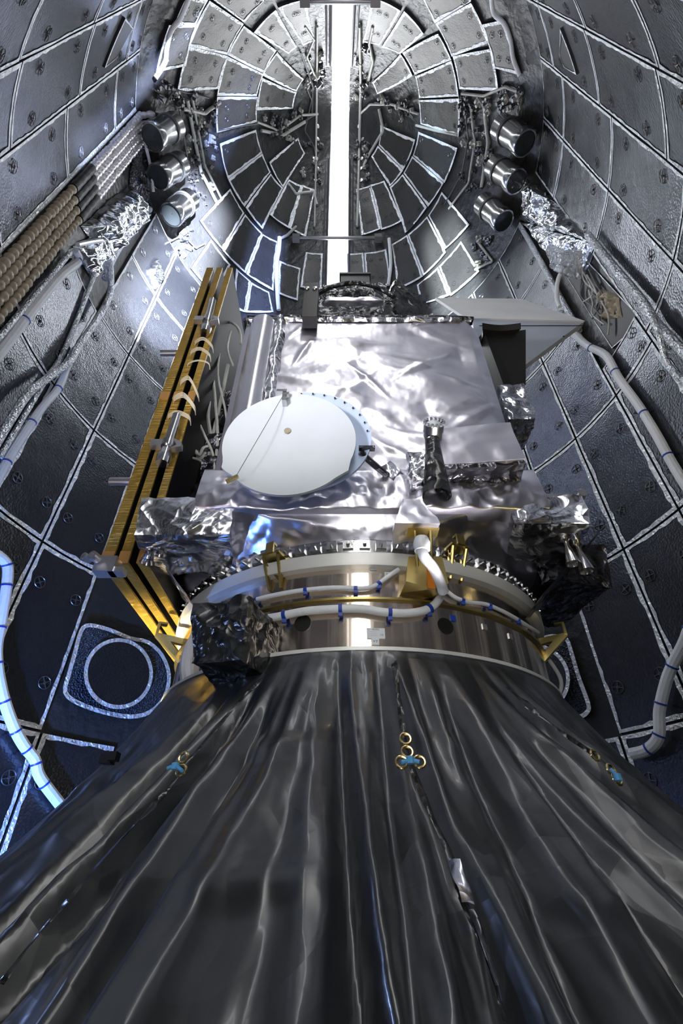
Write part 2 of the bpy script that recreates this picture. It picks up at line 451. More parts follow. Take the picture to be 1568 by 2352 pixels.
ORD = ['first', 'second', 'third', 'fourth', 'fifth', 'sixth', 'seventh', 'eighth', 'ninth', 'tenth']
COLS_L = [-44, -57, -69.7, -82, -94.5, -107, -119.5, -132, -144.5, -157, -169]
COLS_R = [41.5, 54.2, 67, 79.5, 92, 105, 118, 131, 143.5, 156, 169]
ROWS_IN = [1.2, 2.43, 3.68, 4.93, 6.12, 7.35, 8.55]
ROWS_OUT = [1.2, 2.43, 3.68, 5.05, 6.38, 7.76, 8.85]
for side, cols in (('left', COLS_L), ('right', COLS_R)):
    for ci in range(len(cols) - 1):
        rows = ROWS_IN if ci < 4 else ROWS_OUT
        shift = [0, 0, 0, 0, 0, 0.0, 0.28, 0.22, 0.18, 0.4][ci]
        for ri in range(len(rows) - 1):
            z0, z1 = rows[ri], rows[ri + 1]
            if ci >= 6: z0 += shift * (ri > 0); z1 += shift
            if ci == 0 and 0 < ri < (2 if side == 'right' else 4): continue          # hidden behind the satellite
            if ci >= 6 and ri < 1: continue                                      # beside and behind the camera, out of frame
            if side == 'left' and ci == 4 and ri >= 3: continue                  # hose rack
            if ci == 3 and ri >= 4: continue                                     # foil covered bay
            if side == 'right' and ci == 3 and ri == 3: z1 = 5.3
            if side == 'left' and ci == 3 and ri == 3: z1 = 6.1
            if z1 > 8.6: z1 = 8.58
            if z1 - z0 < 0.25: continue
            a0, a1 = R_(cols[ci]), R_(cols[ci + 1])
            word = 'silvery' if ri > 2 else 'dark'
            panel([(a0, z0), (a1, z0), (a1, z1), (a0, z1)],
                  '%s insulation panel on %s wall, %s row up, %s column out from satellite' % (word, side, ORD[ri], ORD[ci]),
                  'insulation panels on the %s fairing wall' % side, tape_w=0.03 if ri < 3 else 0.022)


def z1p(x, y): return (300 + x * 0.60587, y * 0.60587)


NOSE = {'left': [
 ('inner ring', [[(500, 282), (555, 200), (655, 300), (628, 345)], [(480, 415), (500, 297), (628, 350), (615, 410)],
    [(527, 615), (635, 522), (660, 580), (578, 708)]]),
 ('second ring', [[(370, 206), (430, 100), (552, 193), (505, 275)], [(330, 360), (368, 215), (503, 280), (478, 362)], [(328, 500), (330, 368), (482, 368), (478, 460)],
    [(340, 545), (475, 492), (498, 578), (370, 675)], [(372, 680), (500, 582), (530, 650), (432, 780)], [(438, 785), (532, 658), (577, 712), (500, 865)],
    [(530, 812), (600, 680), (648, 703), (600, 862)], [(603, 862), (652, 700), (698, 718), (664, 895)], [(470, 122), (550, 40), (630, 178), (598, 203)], [(562, 30), (662, 2), (698, 155), (655, 172)]]),
 ('third ring', [[(222, 172), (300, 5), (428, 92), (368, 206)], [(180, 345), (222, 178), (368, 213), (332, 335)],
    [(266, 835), (378, 715), (430, 806), (350, 943)], [(352, 948), (435, 812), (498, 882), (436, 1032)], [(440, 1036), (500, 886), (557, 915), (540, 1098)],
    [(645, 1085), (665, 955), (727, 960), (722, 1095)], [(562, 1110), (565, 987), (642, 1015), (632, 1135)], [(305, -10), (500, -30), (505, 5), (432, 84)]]),
 ('outer ring', [[(232, 1015), (305, 908), (378, 1002), (318, 1110)], [(394, 1165), (402, 1018), (455, 1065), (432, 1180)], [(436, 1180), (458, 1070), (524, 1105), (540, 1180)],
    [(100, 272), (148, 97), (250, 95), (210, 248)], [(170, 90), (215, -10), (292, 2), (248, 92)]]),
], 'right': [
 ('inner ring', [[(916, 312), (1022, 206), (1066, 285), (934, 355)], [(946, 474), (1076, 530), (1032, 640), (940, 548)], [(936, 552), (1030, 645), (982, 703), (912, 592)]]),
 ('second ring', [[(1030, 200), (1163, 130), (1212, 225), (1075, 280)], [(1078, 290), (1214, 232), (1240, 362), (1093, 370)], [(1090, 380), (1242, 375), (1240, 515), (1098, 468)],
    [(1090, 500), (1235, 562), (1188, 690), (1070, 588)], [(1066, 592), (1183, 693), (1126, 780), (1034, 655)], [(1030, 660), (1120, 785), (1040, 880), (982, 708)],
    [(908, 700), (960, 685), (1027, 835), (950, 868)], [(855, 717), (905, 703), (945, 865), (876, 888)], [(1036, 44), (1108, 128), (1018, 204), (950, 180)], [(915, -6), (1020, 42), (942, 172), (880, 160)]]),
 ('third ring', [[(1155, 90), (1288, 13), (1354, 160), (1215, 212)], [(1220, 215), (1362, 187), (1390, 343), (1244, 335)],
    [(1178, 728), (1280, 850), (1190, 942), (1128, 815)], [(1122, 820), (1192, 955), (1108, 1042), (1050, 888)], [(1046, 890), (1104, 1046), (1010, 1095), (990, 925)],
    [(820, 960), (880, 957), (888, 1080), (824, 1080)], [(886, 958), (967, 943), (982, 1080), (894, 1080)], [(1090, -30), (1286, -30), (1286, 6), (1150, 86)]]),
 ('outer ring', [[(1168, 1008), (1250, 915), (1318, 1026), (1212, 1118)], [(1085, 1078), (1163, 1012), (1206, 1116), (1100, 1150)], [(1330, 95), (1405, 80), (1470, 282), (1376, 255)]]),
]}
for side, rings in NOSE.items():
    for rname, qs in rings:
        qs2 = [[az_z(*z1p(*p)) for p in q] for q in qs]
        qs2.sort(key=lambda q: sum(abs(a) for a, z in q))
        for i, q in enumerate(qs2):
            panel(q, 'grey wedge panel in %s of %s nose half, %s from far side of gap' % (rname, side, ORD[i]),
                  'wedge panels lining the nose', 'panel_dim', gap=-0.006, tape_w=0.030, fast=4 if rname != 'inner ring' else 2)

# cut-out windows in the upper side walls
for side, q in (('left', [(234, 152), (282, 36), (300, 60), (262, 128)]), ('right', [(1290, 120), (1292, 60), (1330, 168), (1300, 150)])):
    c = [az_z(*p) for p in q]
    e = panel(c, 'dark cut-out window with taped rim high on the %s wall' % side, None, 'black', gap=0.0, tape_w=0.015, fast=0, off=0.052, name='cutout_window')
    e['category'] = 'opening'

# ------------------------------------------------------------------ helpers on the wall
def wall_pts(px, off): return [hit(x, y, off=-off) for x, y in px]


def wall_tube(px, rad, off, m, name, label, cat='cable', ties=0, group=None):
    pts = wall_pts(px, off)
    o = one(name, m, lambda b: b.tube(pts, rad, 10), label, cat, group)
    if ties:
        cp = catmull(pts, 4)
        for i in range(ties):
            j = int((i + 0.5) / ties * (len(cp) - 2)); d = (cp[j + 1] - cp[j]).normalized()
            one('cable_tie', M['tie'], lambda b: b.lathe([(-0.006, rad), (-0.006, rad * 1.12), (0.006, rad * 1.12), (0.006, rad)], cp[j], d, 12), parent=o)
    return o


def ribbon(b, px, width, off, closed=False, mi=0):
    pts = wall_pts(px, off)
    if closed: pts = catmull([pts[-1]] + pts + [pts[0], pts[1]], 3)[3:-3]
    n = len(pts); L = []
    for i, p in enumerate(pts):
        t = (pts[min(i + 1, n - 1)] - pts[max(i - 1, 0)]).normalized()
        nn = Vector((-p.x, -p.y, 0)).normalized(); s_ = t.cross(nn).normalized() * width / 2
        L.append((p - s_, p + s_))
    base = len(b.v)
    for a_, c_ in L: b.vert(a_); b.vert(c_)
    for i in range(n - 1): b.face((base + 2 * i, base + 2 * i + 1, base + 2 * i + 3, base + 2 * i + 2), mi)


def circ_px(cx, cy, r, n=28, ry=None): return [(cx + r * math.cos(2 * PI * i / n), cy + (ry or r) * math.sin(2 * PI * i / n)) for i in range(n)]


# round access doors low on the walls
def access_door(side, loop, cx, cy, rx, ry, fasts):
    pts = wall_pts(loop, 0.05)
    root = empty('access_door', hit(cx, cy), 'round access door in a taped recess low on the %s wall' % side, 'access door')
    cen = sum(pts, Vector()) / len(pts)
    sm = catmull([pts[-1]] + pts + [pts[0], pts[1]], 3)[3:-3]
    def rec(b):
        c0 = b.vert(cen); ids = [b.vert(p) for p in sm]
        for i in range(len(ids) - 1): b.face((c0, ids[i], ids[i + 1]))
    one('recess', M['mesh_cloth'], rec, parent=root)
    one('outer_tape', M['tape'], lambda b: ribbon(b, loop, 0.032, 0.056, True), parent=root)
    cp = circ_px(cx, cy, rx, 28, ry)
    def cov(b):
        f = [hit(x, y, off=-0.085) for x, y in cp]; bk = [hit(x, y, off=-0.052) for x, y in cp]
        cc = b.vert(hit(cx, cy, off=-0.085)); ids = [b.vert(p) for p in f]; ib = [b.vert(p) for p in bk]; n = len(ids)
        for i in range(n):
            b.face((cc, ids[i], ids[(i + 1) % n])); b.face((ids[i], ib[i], ib[(i + 1) % n], ids[(i + 1) % n]), 1)
    one('cover', [M['panel'], M['panel_side']], cov, parent=root)
    one('cover_tape', M['tape'], lambda b: ribbon(b, cp, 0.03, 0.09, True), parent=root)
    for x, y in fasts:
        p = hit(x, y, off=-0.09); put_fastener(math.atan2(p.x, p.y), p.z, 0.100, root, 1.0)


access_door('left', [(205, 1436), (250, 1446), (300, 1466), (340, 1475), (372, 1505), (388, 1550), (378, 1600), (345, 1635), (300, 1646), (240, 1636), (180, 1615), (150, 1590), (158, 1550), (172, 1500), (186, 1450)],
            272, 1547, 75, 77, [(246, 1494), (322, 1515), (221, 1576), (301, 1594)])
access_door('right', [(1160, 1500), (1245, 1466), (1275, 1461), (1300, 1468), (1312, 1500), (1330, 1560), (1350, 1615), (1348, 1635), (1325, 1647), (1270, 1640), (1200, 1600)],
            1222, 1560, 82, 78, [(1282, 1595)])

# hose rack on the left wall
HOSES = [-105.9, -103.9, -101.9, -99.9]
rack = empty('hose_rack_rail', shell(R_(-103), 4.6, 0.0), 'narrow silver rail edging the tan and silver hose bank on left wall', 'rail')
for az in (-106.95,):
    one('rail', M['tape'], lambda b: b.tube([shell(R_(az), z, 0.03) for z in (4.4, 6, 7.5, 8.55)], 0.016, 8, smooth=0), parent=rack)
for i, az in enumerate(HOSES):
    h = empty('corrugated_hose', shell(R_(az), 4.4, 0.08), 'corrugated hose, tan below and silver above its black sleeve, %s from the satellite side' % ORD[3 - i], 'hose', 'corrugated hoses banked on the left wall')
    def hose(z0, z1, rad, amp, per):
        n = int((z1 - z0) / per) * 6
        def f(b):
            pts = [shell(R_(az), z0 + (z1 - z0) * k / n, 0.075) for k in range(n + 1)]
            b.tube(pts, lambda t: rad + amp * abs(math.sin(PI * (t * n / 6))) - amp * 0.6 * (int(t * n / 6) % 7 == 6), 12, smooth=0)
        return f
    one('lower_hose', M['hose_tan'], hose(4.3, 6.35, 0.024, 0.012, 0.07), parent=h)
    one('sleeve', M['black'], hose(6.35, 6.85, 0.036, 0.004, 0.12), parent=h)
    one('upper_hose', M['hose_silver'], hose(6.85, 8.8, 0.028, 0.011, 0.085), parent=h)

# crumpled foil covers
def foil_cover(px, bulge, amp, sc, m, name, label, cat='foil cover', nu=80, nv=80, base=0.01):
    c = [az_z(*p) for p in px]
    def f(u, v):
        a = (c[0][0] * (1 - u) + c[1][0] * u) * (1 - v) + (c[3][0] * (1 - u) + c[2][0] * u) * v
        z = (c[0][1] * (1 - u) + c[1][1] * u) * (1 - v) + (c[3][1] * (1 - u) + c[2][1] * u) * v
        e = min(1, 6 * min(u, 1 - u, v, 1 - v) + 0.0); p = shell(a, z, 0)
        o = base + bulge * (e ** 0.5) + amp * e * (ridged(p, sc) + 0.4 * ridged(p + Vector((9, 1, 3)), sc * 3))
        return shell(a + 0.01 * noise.noise(p * 4), z, max(0.005, o))
    return one(name, m, lambda b: b.grid(f, nu, nv), label, cat, angle=None)


foil_cover([(190, 520), (300, 425), (345, 490), (250, 590)], 0.16, 0.12, 1.5, M['foil_wall'], 'foil_cover', 'bright crumpled foil cover beside the three left canisters')
foil_cover([(172, 565), (250, 520), (258, 600), (215, 640)], 0.10, 0.08, 1.8, M['foil_wall'], 'foil_cover', 'smaller crumpled foil cover at the top end of the left cable run')
foil_cover([(300, 425), (332, 290), (350, 330), (345, 480)], 0.06, 0.06, 4.0, M['foil_dark'], 'foil_cover', 'dull foil strip between the silver hoses and left canisters')
foil_cover([(1210, 402), (1240, 430), (1365, 560), (1190, 505)], 0.12, 0.12, 1.6, M['foil_wall'], 'foil_cover', 'bright crumpled foil cover beside the three right canisters')
foil_cover([(1190, 505), (1365, 560), (1335, 640), (1285, 600)], 0.10, 0.10, 1.6, M['foil_wall'], 'foil_cover', 'crumpled foil flap above the open bay in the right wall')
foil_cover([(1275, 560), (1345, 575), (1335, 645), (1290, 625)], 0.20, 0.05, 4.0, M['plastic'], 'plastic_bag', 'bluish clear plastic bag tied over a fitting on the right wall', 'bag')
foil_cover([(338, 618), (352, 592), (372, 640), (355, 668)], 0.10, 0.06, 5, M['foil_c'], 'foil_cover', 'small foil lump poking through a square hole in the bright left panel', nu=24, nv=24)
# open bay on the right wall
c = [az_z(*p) for p in [(1345, 600), (1470, 735), (1400, 800), (1300, 640)]]
panel(c, 'open dark bay with tan foam in the right wall below the plastic bag', None, 'black', gap=0, tape_w=0.01, fast=0, off=0.012, name='open_bay')['category'] = 'opening'
foil_cover([(1372, 660), (1418, 680), (1425, 730), (1385, 735)], 0.05, 0.10, 6, M['hose_tan'], 'foam_block', 'ragged tan foam block inside the open bay on the right wall', 'foam', 30, 30)
for i in range(9):
    x = 1335 + rnd.random() * 60; y = 615 + (x - 1335) * 1.1 + rnd.uniform(-15, 35)
    wall_tube([(x, y), (x + rnd.uniform(-15, 25), y + 30), (x + rnd.uniform(0, 30), y + 55), (x + rnd.uniform(0, 50), y + rnd.uniform(70, 100))], 0.008, 0.05, M['wire_dark' if i % 2 else 'wire'], 'bay_wire', 'thin loose wire tangled in the open bay on the right wall', 'wire', group='wires in the open bay')

# wall harnesses
CW = M['cable']; CS = M['silver_sleeve']
wall_tube([(-25, 1262), (12, 1290), (18, 1325), (4, 1420), (-8, 1500), (5, 1590), (30, 1665), (55, 1712), (80, 1745), (92, 1785), (140, 1850)], 0.034, 0.10, CW, 'cable_harness', 'thick white sleeved harness bent down the lower left wall edge', ties=10)
wall_tube([(179, 797), (156, 838), (134, 892), (96, 937), (51, 1004), (16, 1061), (-15, 1120)], 0.030, 0.08, CW, 'cable_harness', 'white sleeved harness on left wall below the crossing silver run', ties=4)
wall_tube([(252, 600), (255, 660), (245, 695), (222, 735), (179, 797), (158, 832), (99, 876), (64, 905), (19, 972), (-15, 1030)], 0.030, 0.13, CS, 'cable_harness', 'crinkled silver harness crossing over the white one on left wall')
wall_tube([(172, 575), (180, 600), (140, 632), (83, 700), (32, 768), (-15, 830)], 0.036, 0.08, CW, 'cable_harness', 'white harness just below the hose bank on left wall', ties=2)
wall_tube([(165, 575), (112, 640), (62, 700), (20, 750), (-10, 785)], 0.022, 0.06, CS, 'cable_harness', 'narrow silver harness between the hose bank and white harness')
wall_tube([(243, 560), (225, 610), (150, 800), (100, 880), (0, 1050)], 0.020, 0.06, CS, 'seam_conduit', 'straight silver conduit under the crossing harnesses on left wall')
wall_tube([(178, 562), (205, 556), (232, 552)], 0.020, 0.24, M['alu'], 'bracket_bar', 'short flat grey bar in front of the left foil covers', 'bar')
wall_tube([(345, 480), (300, 530), (262, 590), (240, 640)], 0.030, 0.08, CS, 'seam_conduit', 'bright silver conduit edging the left foil covers')
wall_tube([(332, 282), (334, 330), (345, 380), (352, 440)], 0.018, 0.14, CW, 'cable', 'thin white cable running beside the left canisters')
wall_tube([(1300, 752), (1320, 768), (1348, 794), (1391, 817), (1420, 868), (1467, 933), (1507, 998), (1543, 1064), (1590, 1140)], 0.034, 0.08, CW, 'cable_harness', 'thick white harness running down the right wall from the wedge shade', ties=5)
wall_tube([(1600, 1380), (1575, 1465), (1548, 1519), (1530, 1563), (1514, 1632), (1514, 1680), (1505, 1705), (1482, 1724), (1450, 1732)], 0.036, 0.12, CW, 'cable_harness', 'grey white harness curving down at the lower right wall edge', ties=5)
wall_tube([(1350, 540), (1398, 600), (1471, 687), (1510, 745), (1600, 840)], 0.034, 0.10, CS, 'cable_harness', 'crinkled silver harness along the open bay on right wall')
wall_tube([(1490, 720), (1512, 760), (1530, 830), (1568, 875), (1600, 900)], 0.024, 0.13, CS, 'cable_harness', 'frayed silver harness branch at the right picture edge')
wall_tube([(1195, 520), (1230, 580), (1290, 690), (1330, 760)], 0.030, 0.06, CS, 'seam_conduit', 'bright silver conduit edging the right foil covers')
wall_tube([(1300, 610), (1282, 640), (1278, 680), (1285, 705)], 0.022, 0.16, CW, 'cable', 'grey corrugated cable hanging out of the right plastic bag')
wall_tube([(1127, -20), (1133, 30), (1157, 54), (1172, 93), (1178, 134), (1193, 173)], 0.022, 0.09, CW, 'cable_harness', 'white harness along the upper rim right of the nose')
wall_tube([(440, -20), (415, 40), (393, 71), (383, 110), (379, 143), (357, 179)], 0.024, 0.09, CW, 'cable_harness', 'white harness along the upper rim left of the nose')
wall_tube([(642, 545), (640, 574), (635, 607), (637, 674), (640, 712)], 0.035, 0.09, CW, 'cable_harness', 'white harness on the nose left of the gap behind satellite')
wall_tube([(893, 548), (897, 606), (891, 655)], 0.028, 0.09, CW, 'cable_harness', 'white harness on the nose right of the gap behind satellite')

# canisters under the nose
def canister(p_top, p_bot, label):
    a = hit(*p_top, off=-0.2); d0 = hit(*p_bot, off=-0.24)
    ax = (d0 - a).normalized(); L = 0.56; r = 0.145
    root = empty('canister', a, label, 'canister', 'shiny steel canisters under the nose')
    one('can_body', M['steel'], lambda b: b.lathe([(0, 0.02), (0, r * 0.9), (0.02, r), (L * .8, r), (L * .82, r * 1.03), (L * .97, r * 1.03), (L, r * 1.0), (L, r * .88)], a, ax, 32), parent=root)
    one('end_lens', M['glass_dark'], lambda b: b.lathe([(L - 0.015, r * .9), (L - 0.03, r * .5), (L - 0.035, 0.005)], a, ax, 32), parent=root)
    one('mount_strap', M['wire_dark'], lambda b: b.lathe([(L * .3, r + .002), (L * .3, r + .012), (L * .36, r + .012), (L * .36, r + .002)], a, ax, 32), parent=root)
    w_ = Vector((a.x, a.y, 0)).normalized()
    one('mount_foot', M['fast'], lambda b: (b.box(a + ax * 0.1 + w_ * 0.17, (0.1, 0.1, 0.25)), b.box(a + ax * 0.32 + w_ * 0.17, (0.1, 0.1, 0.2))), parent=root)


canister((402, 288), (348, 316), 'topmost shiny canister left of the nose')
canister((414, 376), (362, 408), 'middle shiny canister left of the nose')
canister((436, 458), (385, 500), 'lowest shiny canister left of the nose')
canister((1148, 290), (1206, 330), 'topmost shiny canister right of the nose')
canister((1134, 382), (1194, 424), 'middle shiny canister right of the nose')
canister((1108, 466), (1160, 512), 'lowest shiny canister right of the nose')

# cables and fittings on the bare nose shell
NC = [[(700, 190), (715, 230), (700, 300), (722, 340), (730, 400)], [(590, 280), (640, 300), (690, 265), (730, 262)], [(600, 300), (650, 310), (700, 280)], [(690, 120), (705, 160), (718, 200), (716, 260)],
      [(440, 220), (455, 300), (470, 380), (510, 460)], [(430, 230), (445, 310), (462, 395), (500, 470)], [(410, 240), (425, 330), (440, 420)], [(728, 60), (727, 200), (725, 380), (722, 520)], [(826, 60), (828, 200), (824, 380), (820, 520)],
      [(730, 262), (715, 268), (690, 285)], [(826, 262), (850, 240), (900, 240), (960, 262)], [(870, 250), (880, 300), (850, 350), (835, 380)], [(860, 235), (930, 248), (950, 270)],
      [(1080, 240), (1090, 330), (1075, 420), (1030, 480)], [(1110, 230), (1120, 330), (1105, 430)], [(1065, 235), (1075, 320), (1060, 400), (1020, 470)], [(700, 60), (720, 90), (705, 130), (725, 180)], [(856, 60), (848, 100), (856, 140), (845, 190)],
      [(500, 300), (550, 290), (600, 282)], [(1050, 310), (1000, 300), (955, 288)], [(680, 520), (660, 540), (640, 550)], [(380, 560), (420, 540), (450, 570), (470, 560)], [(1100, 560), (1130, 600), (1090, 620)], [(420, 250), (470, 260), (505, 235)],
      [(380, 240), (400, 205), (440, 215), (480, 225)], [(1060, 215), (1110, 220), (1160, 200), (1200, 215)], [(660, 420), (680, 445), (720, 440), (728, 470)], [(850, 430), (830, 445), (818, 480)]]
for i, px in enumerate(NC):
    px = [(x0 + (x1 - x0) * k / 4, y0 + (y1 - y0) * k / 4) for (x0, y0), (x1, y1) in zip(px, px[1:]) for k in range(4)] + [px[-1]]
    try: wall_tube(px, 0.011 + 0.006 * (i % 3), 0.035, M['wire' if i % 3 else 'wire_dark'], 'nose_wire', 'thin loose wire clipped to the bare shell between the nose panels', 'wire', group='wires on the bare nose shell')
    except Exception: pass
fit = MB(); fit.box((0, 0, 0.02), (0.11, 0.07, 0.04)); fit.box((0.03, 0, 0.05), (0.03, 0.05, 0.05)); fit.lathe([(0, 0.02), (0.08, 0.02), (0.08, 0.002)], (-0.03, 0, 0.02), (0, 0, 1), 10)
FIT = fit.build('tmp', M['fast']).data; bpy.data.objects.remove(bpy.data.objects['tmp'])
FIT2 = fit.build('tmp', M['wire']).data; bpy.data.objects.remove(bpy.data.objects['tmp'])
rv = MB(); rv.lathe([(0, 0.032), (0.012, 0.03), (0.016, 0.002)], (0, 0, 0), (0, 0, 1), 14)
RIV = rv.build('tmp', M['alu']).data; bpy.data.objects.remove(bpy.data.objects['tmp'])


def nose_item(me, px, py, name, label, cat, group, sc=1.0):
    p = hit(px, py, off=-0.0)
    if p is None: return
    a = math.atan2(p.x, p.y); o = bpy.data.objects.new(name, me); COL.objects.link(o)
    o.matrix_world = Matrix.Translation(shell(a, p.z, 0.002)) @ shell_n(a, p.z).to_track_quat('Z', 'Y').to_matrix().to_4x4() @ Matrix.Rotation(rnd.uniform(0, 6), 4, 'Z') @ Matrix.Diagonal((sc, sc, sc, 1))
    tag(o, label, cat, group)


ZON = [((425, 215), (495, 470), 34), ((1060, 215), (1130, 440), 34), ((395, 500), (440, 600), 10), ((1090, 540), (1130, 610), 10), ((600, 250), (690, 330), 12), ((880, 225), (950, 300), 10), ((700, 100), (742, 230), 10), ((812, 100), (850, 230), 10), ((690, 330), (735, 420), 8), ((815, 330), (850, 420), 8), ((360, 190), (420, 250), 10), ((1150, 190), (1200, 250), 10)]
for (x0, y0), (x1, y1), n in ZON:
    for q_ in range(int(n * 1.5)):
        nose_item(FIT if q_ % 3 else FIT2, rnd.uniform(x0, x1), rnd.uniform(y0, y1), 'fitting', 'small grey bracket fitting bolted to the bare shell between nose panels', 'fitting', 'fittings on the bare nose shell', rnd.uniform(0.35, 1.0))
for x in (722, 832):
    for y in (165, 205, 290, 320, 345, 365, 388, 415, 440):
        nose_item(RIV, x + rnd.uniform(-8, 8), y, 'rivet', 'round pale button head on the dark shell beside the nose gap', 'rivet', 'button heads beside the nose gap')
# rods across the gap
def cross_rod(x0, x1, y, label):
    a = hit(x0, y, off=-0.12); b_ = hit(x1, y, off=-0.12)
    root = empty('cross_rod', a, label, 'rod')
    one('rod', M['fast'], lambda b: b.tube([a, b_], 0.03, 12, smooth=0), parent=root)
    for p in (a, b_): one('end_fitting', M['wire_dark'], lambda b: b.box(p, (0.12, 0.1, 0.12)), parent=root)
    return root
cross_rod(680, 868, 547, 'grey rod bridging the bright gap above the satellite')
cross_rod(700, 862, 3, 'grey rod bridging the bright gap at the very top')

# ------------------------------------------------------------------ adapter ring
C0 = Vector((SX, 0, 0))
RR = 0.80
ad = empty('payload_adapter', (SX, 0, 2.14), 'gold grey brushed metal adapter ring between black shroud and satellite', 'adapter ring')
one('ring_wall', M['ring'], lambda b: b.lathe([(2.14, RR - 0.02), (2.14, RR + .0), (2.455, RR), (2.455, RR - .02)], (SX, 0, 0), (0, 0, 1), 160), parent=ad)
tag(one('top_flange', M['flange'], lambda b: b.lathe([(2.445, RR), (2.445, RR + 0.028), (2.452, RR + 0.032), (2.490, RR + 0.032), (2.495, RR + 0.028), (2.495, RR - .05)], (SX, 0, 0), (0, 0, 1), 160), parent=ad), 'pale taped top flange')
one('bottom_flange', M['flange'], lambda b: b.lathe([(2.165, RR), (2.160, RR + 0.03), (2.148, RR + 0.032), (2.145, RR)], (SX, 0, 0), (0, 0, 1), 160), parent=ad)
one('joint_rib', M['ring_gold'], lambda b: b.lathe([(2.322, RR), (2.326, RR + .012), (2.334, RR + .012), (2.338, RR)], (SX, 0, 0), (0, 0, 1), 160), parent=ad)
tag(one('black_underring', M['black'], lambda b: b.lathe([(2.10, RR + .0), (2.10, RR + 0.018), (2.14, RR + 0.02), (2.145, RR + 0.0)], (SX, 0, 0), (0, 0, 1), 160), parent=ad), 'black bolt ring under the bottom flange')


def ringp(deg, z, r=RR): a = R_(deg); return Vector((SX + r * math.sin(a), -r * math.cos(a), z))


def hr(px, py, off=0.0):
    p = hit(px, py, RING, SX, off, inside=False)
    return p


for dg in list(range(-14, 11, 4)) + list(range(26, 48, 4)):
    one('bolt', M['steel'], lambda b: b.lathe([(-.008, .002), (-.008, .009), (.004, .009), (.01, .005), (.01, .001)], ringp(dg, 2.118, RR + 0.022), ringp(dg, 0, 1) - ringp(dg, 0, 0), 8), parent=ad)
for x, y, in ((695, 1432), (1022, 1438)):
    p = hr(x, y); n = Vector((p.x - SX, p.y, 0)).normalized()
    tag(one('vent_hole', M['black'], lambda b: b.lathe([(-.003, .028), (.002, .028), (.0025, .001)], p, n, 28), parent=ad), 'round black vent hole')
# clamp band with silver blocks
cb = empty('clamp_band', (SX, 0, 2.5), 'silver clamp band of small blocks clamped above the pale flange', 'clamp band')
one('band', M['steel'], lambda b: b.lathe([(2.505, RR - .05), (2.505, RR + .008), (2.53, RR + .015), (2.56, RR + 0.005), (2.575, RR - .03)], (SX, 0, 0), (0, 0, 1), 160), parent=cb)
for dg in range(-88, 90, 4):
    m3 = Matrix.Rotation(R_(dg), 3, 'Z')
    one('shoe', M['steel'], lambda b: (b.box(ringp(dg, 2.53, RR + .015), (0.036, 0.02, 0.034), m3), b.lathe([(0, .006), (.012, .006), (.012, .001)], ringp(dg, 2.53, RR + .025), ringp(dg, 0, 1) - ringp(dg, 0, 0), 8)), parent=cb)

# brackets on the ring
def ring_bracket(px, py, label, mirror=1):
    p = hr(px, py); a = math.degrees(math.atan2(p.x - SX, -p.y)); rot = Matrix.Rotation(R_(a), 3, 'Z')
    root = empty('ring_bracket', p, label, 'bracket', 'gold brackets bolted round the adapter ring')
    P = lambda x, y, z: p + rot @ Vector((x, y, z))
    for x in (-0.028, 0.028):
        one('strut', M['ring_gold'], lambda b: (b.tube([P(x, -.02, .05), P(x * .8, -.005, -.055)], .006, 6, smooth=0), b.tube([P(x, -.055, .05), P(x * .8, -.005, -.055)], .006, 6, smooth=0)), parent=root)
    one('brace', M['ring_gold'], lambda b: b.tube([P(-.028, -.03, .035), P(.028, -.01, -.04)], .005, 6, smooth=0), parent=root)
    one('top_plate', M['ring_gold'], lambda b: b.box(P(0, -.035, .055), (0.075, 0.06, 0.008), rot), parent=root)
    one('hook', M['ring_gold'], lambda b: (b.box(P(0, -.065, .075), (0.03, 0.008, 0.04), rot), b.box(P(0, -.055, .095), (0.03, 0.025, 0.008), rot)), parent=root)


ring_bracket(636, 1322, 'gold strut bracket on the ring nearest the upper left harness')
ring_bracket(1040, 1302, 'gold strut bracket on the ring just right of the connector box')
for px, lab, sg in ((1243, 'yellow gold hooked bracket at the right end of the ring', 1), (440, 'yellow gold hooked bracket at the left end of the ring', -1)):
    a_ = 66 * sg; p = ringp(a_, 2.36, RR); rot = Matrix.Rotation(R_(a_), 3, 'Z')
    root = empty('ring_bracket', p, lab, 'bracket', 'gold brackets bolted round the adapter ring')
    P = lambda x, y, z: p + rot @ Vector((x, y, z))
    one('gusset', M['ring_gold'], lambda b: (b.prism([P(-.012, 0, -.06), P(-.012, -.11, .03), P(-.012, -.11, .042), P(-.012, 0, .035), P(-.012, 0, .01), P(-.012, -.05, .015), P(-.012, 0, -.03)], rot @ Vector((.024, 0, 0)))), parent=root, smooth=False)
    one('hook', M['ring_gold'], lambda b: (b.box(P(0, -.105, .06), (.03, .01, .05), rot), b.box(P(0, -.09, .085), (.03, .035, .008), rot)), parent=root)

# labels on the ring
def text_mesh(s, size):
    cu = bpy.data.curves.new('t', 'FONT'); cu.body = s; cu.size = size; cu.align_x = 'CENTER'; cu.align_y = 'CENTER'
    o = bpy.data.objects.new('t', cu); COL.objects.link(o)
    dg = bpy.context.evaluated_depsgraph_get(); me = bpy.data.meshes.new_from_object(o.evaluated_get(dg)); bpy.data.objects.remove(o)
    return me


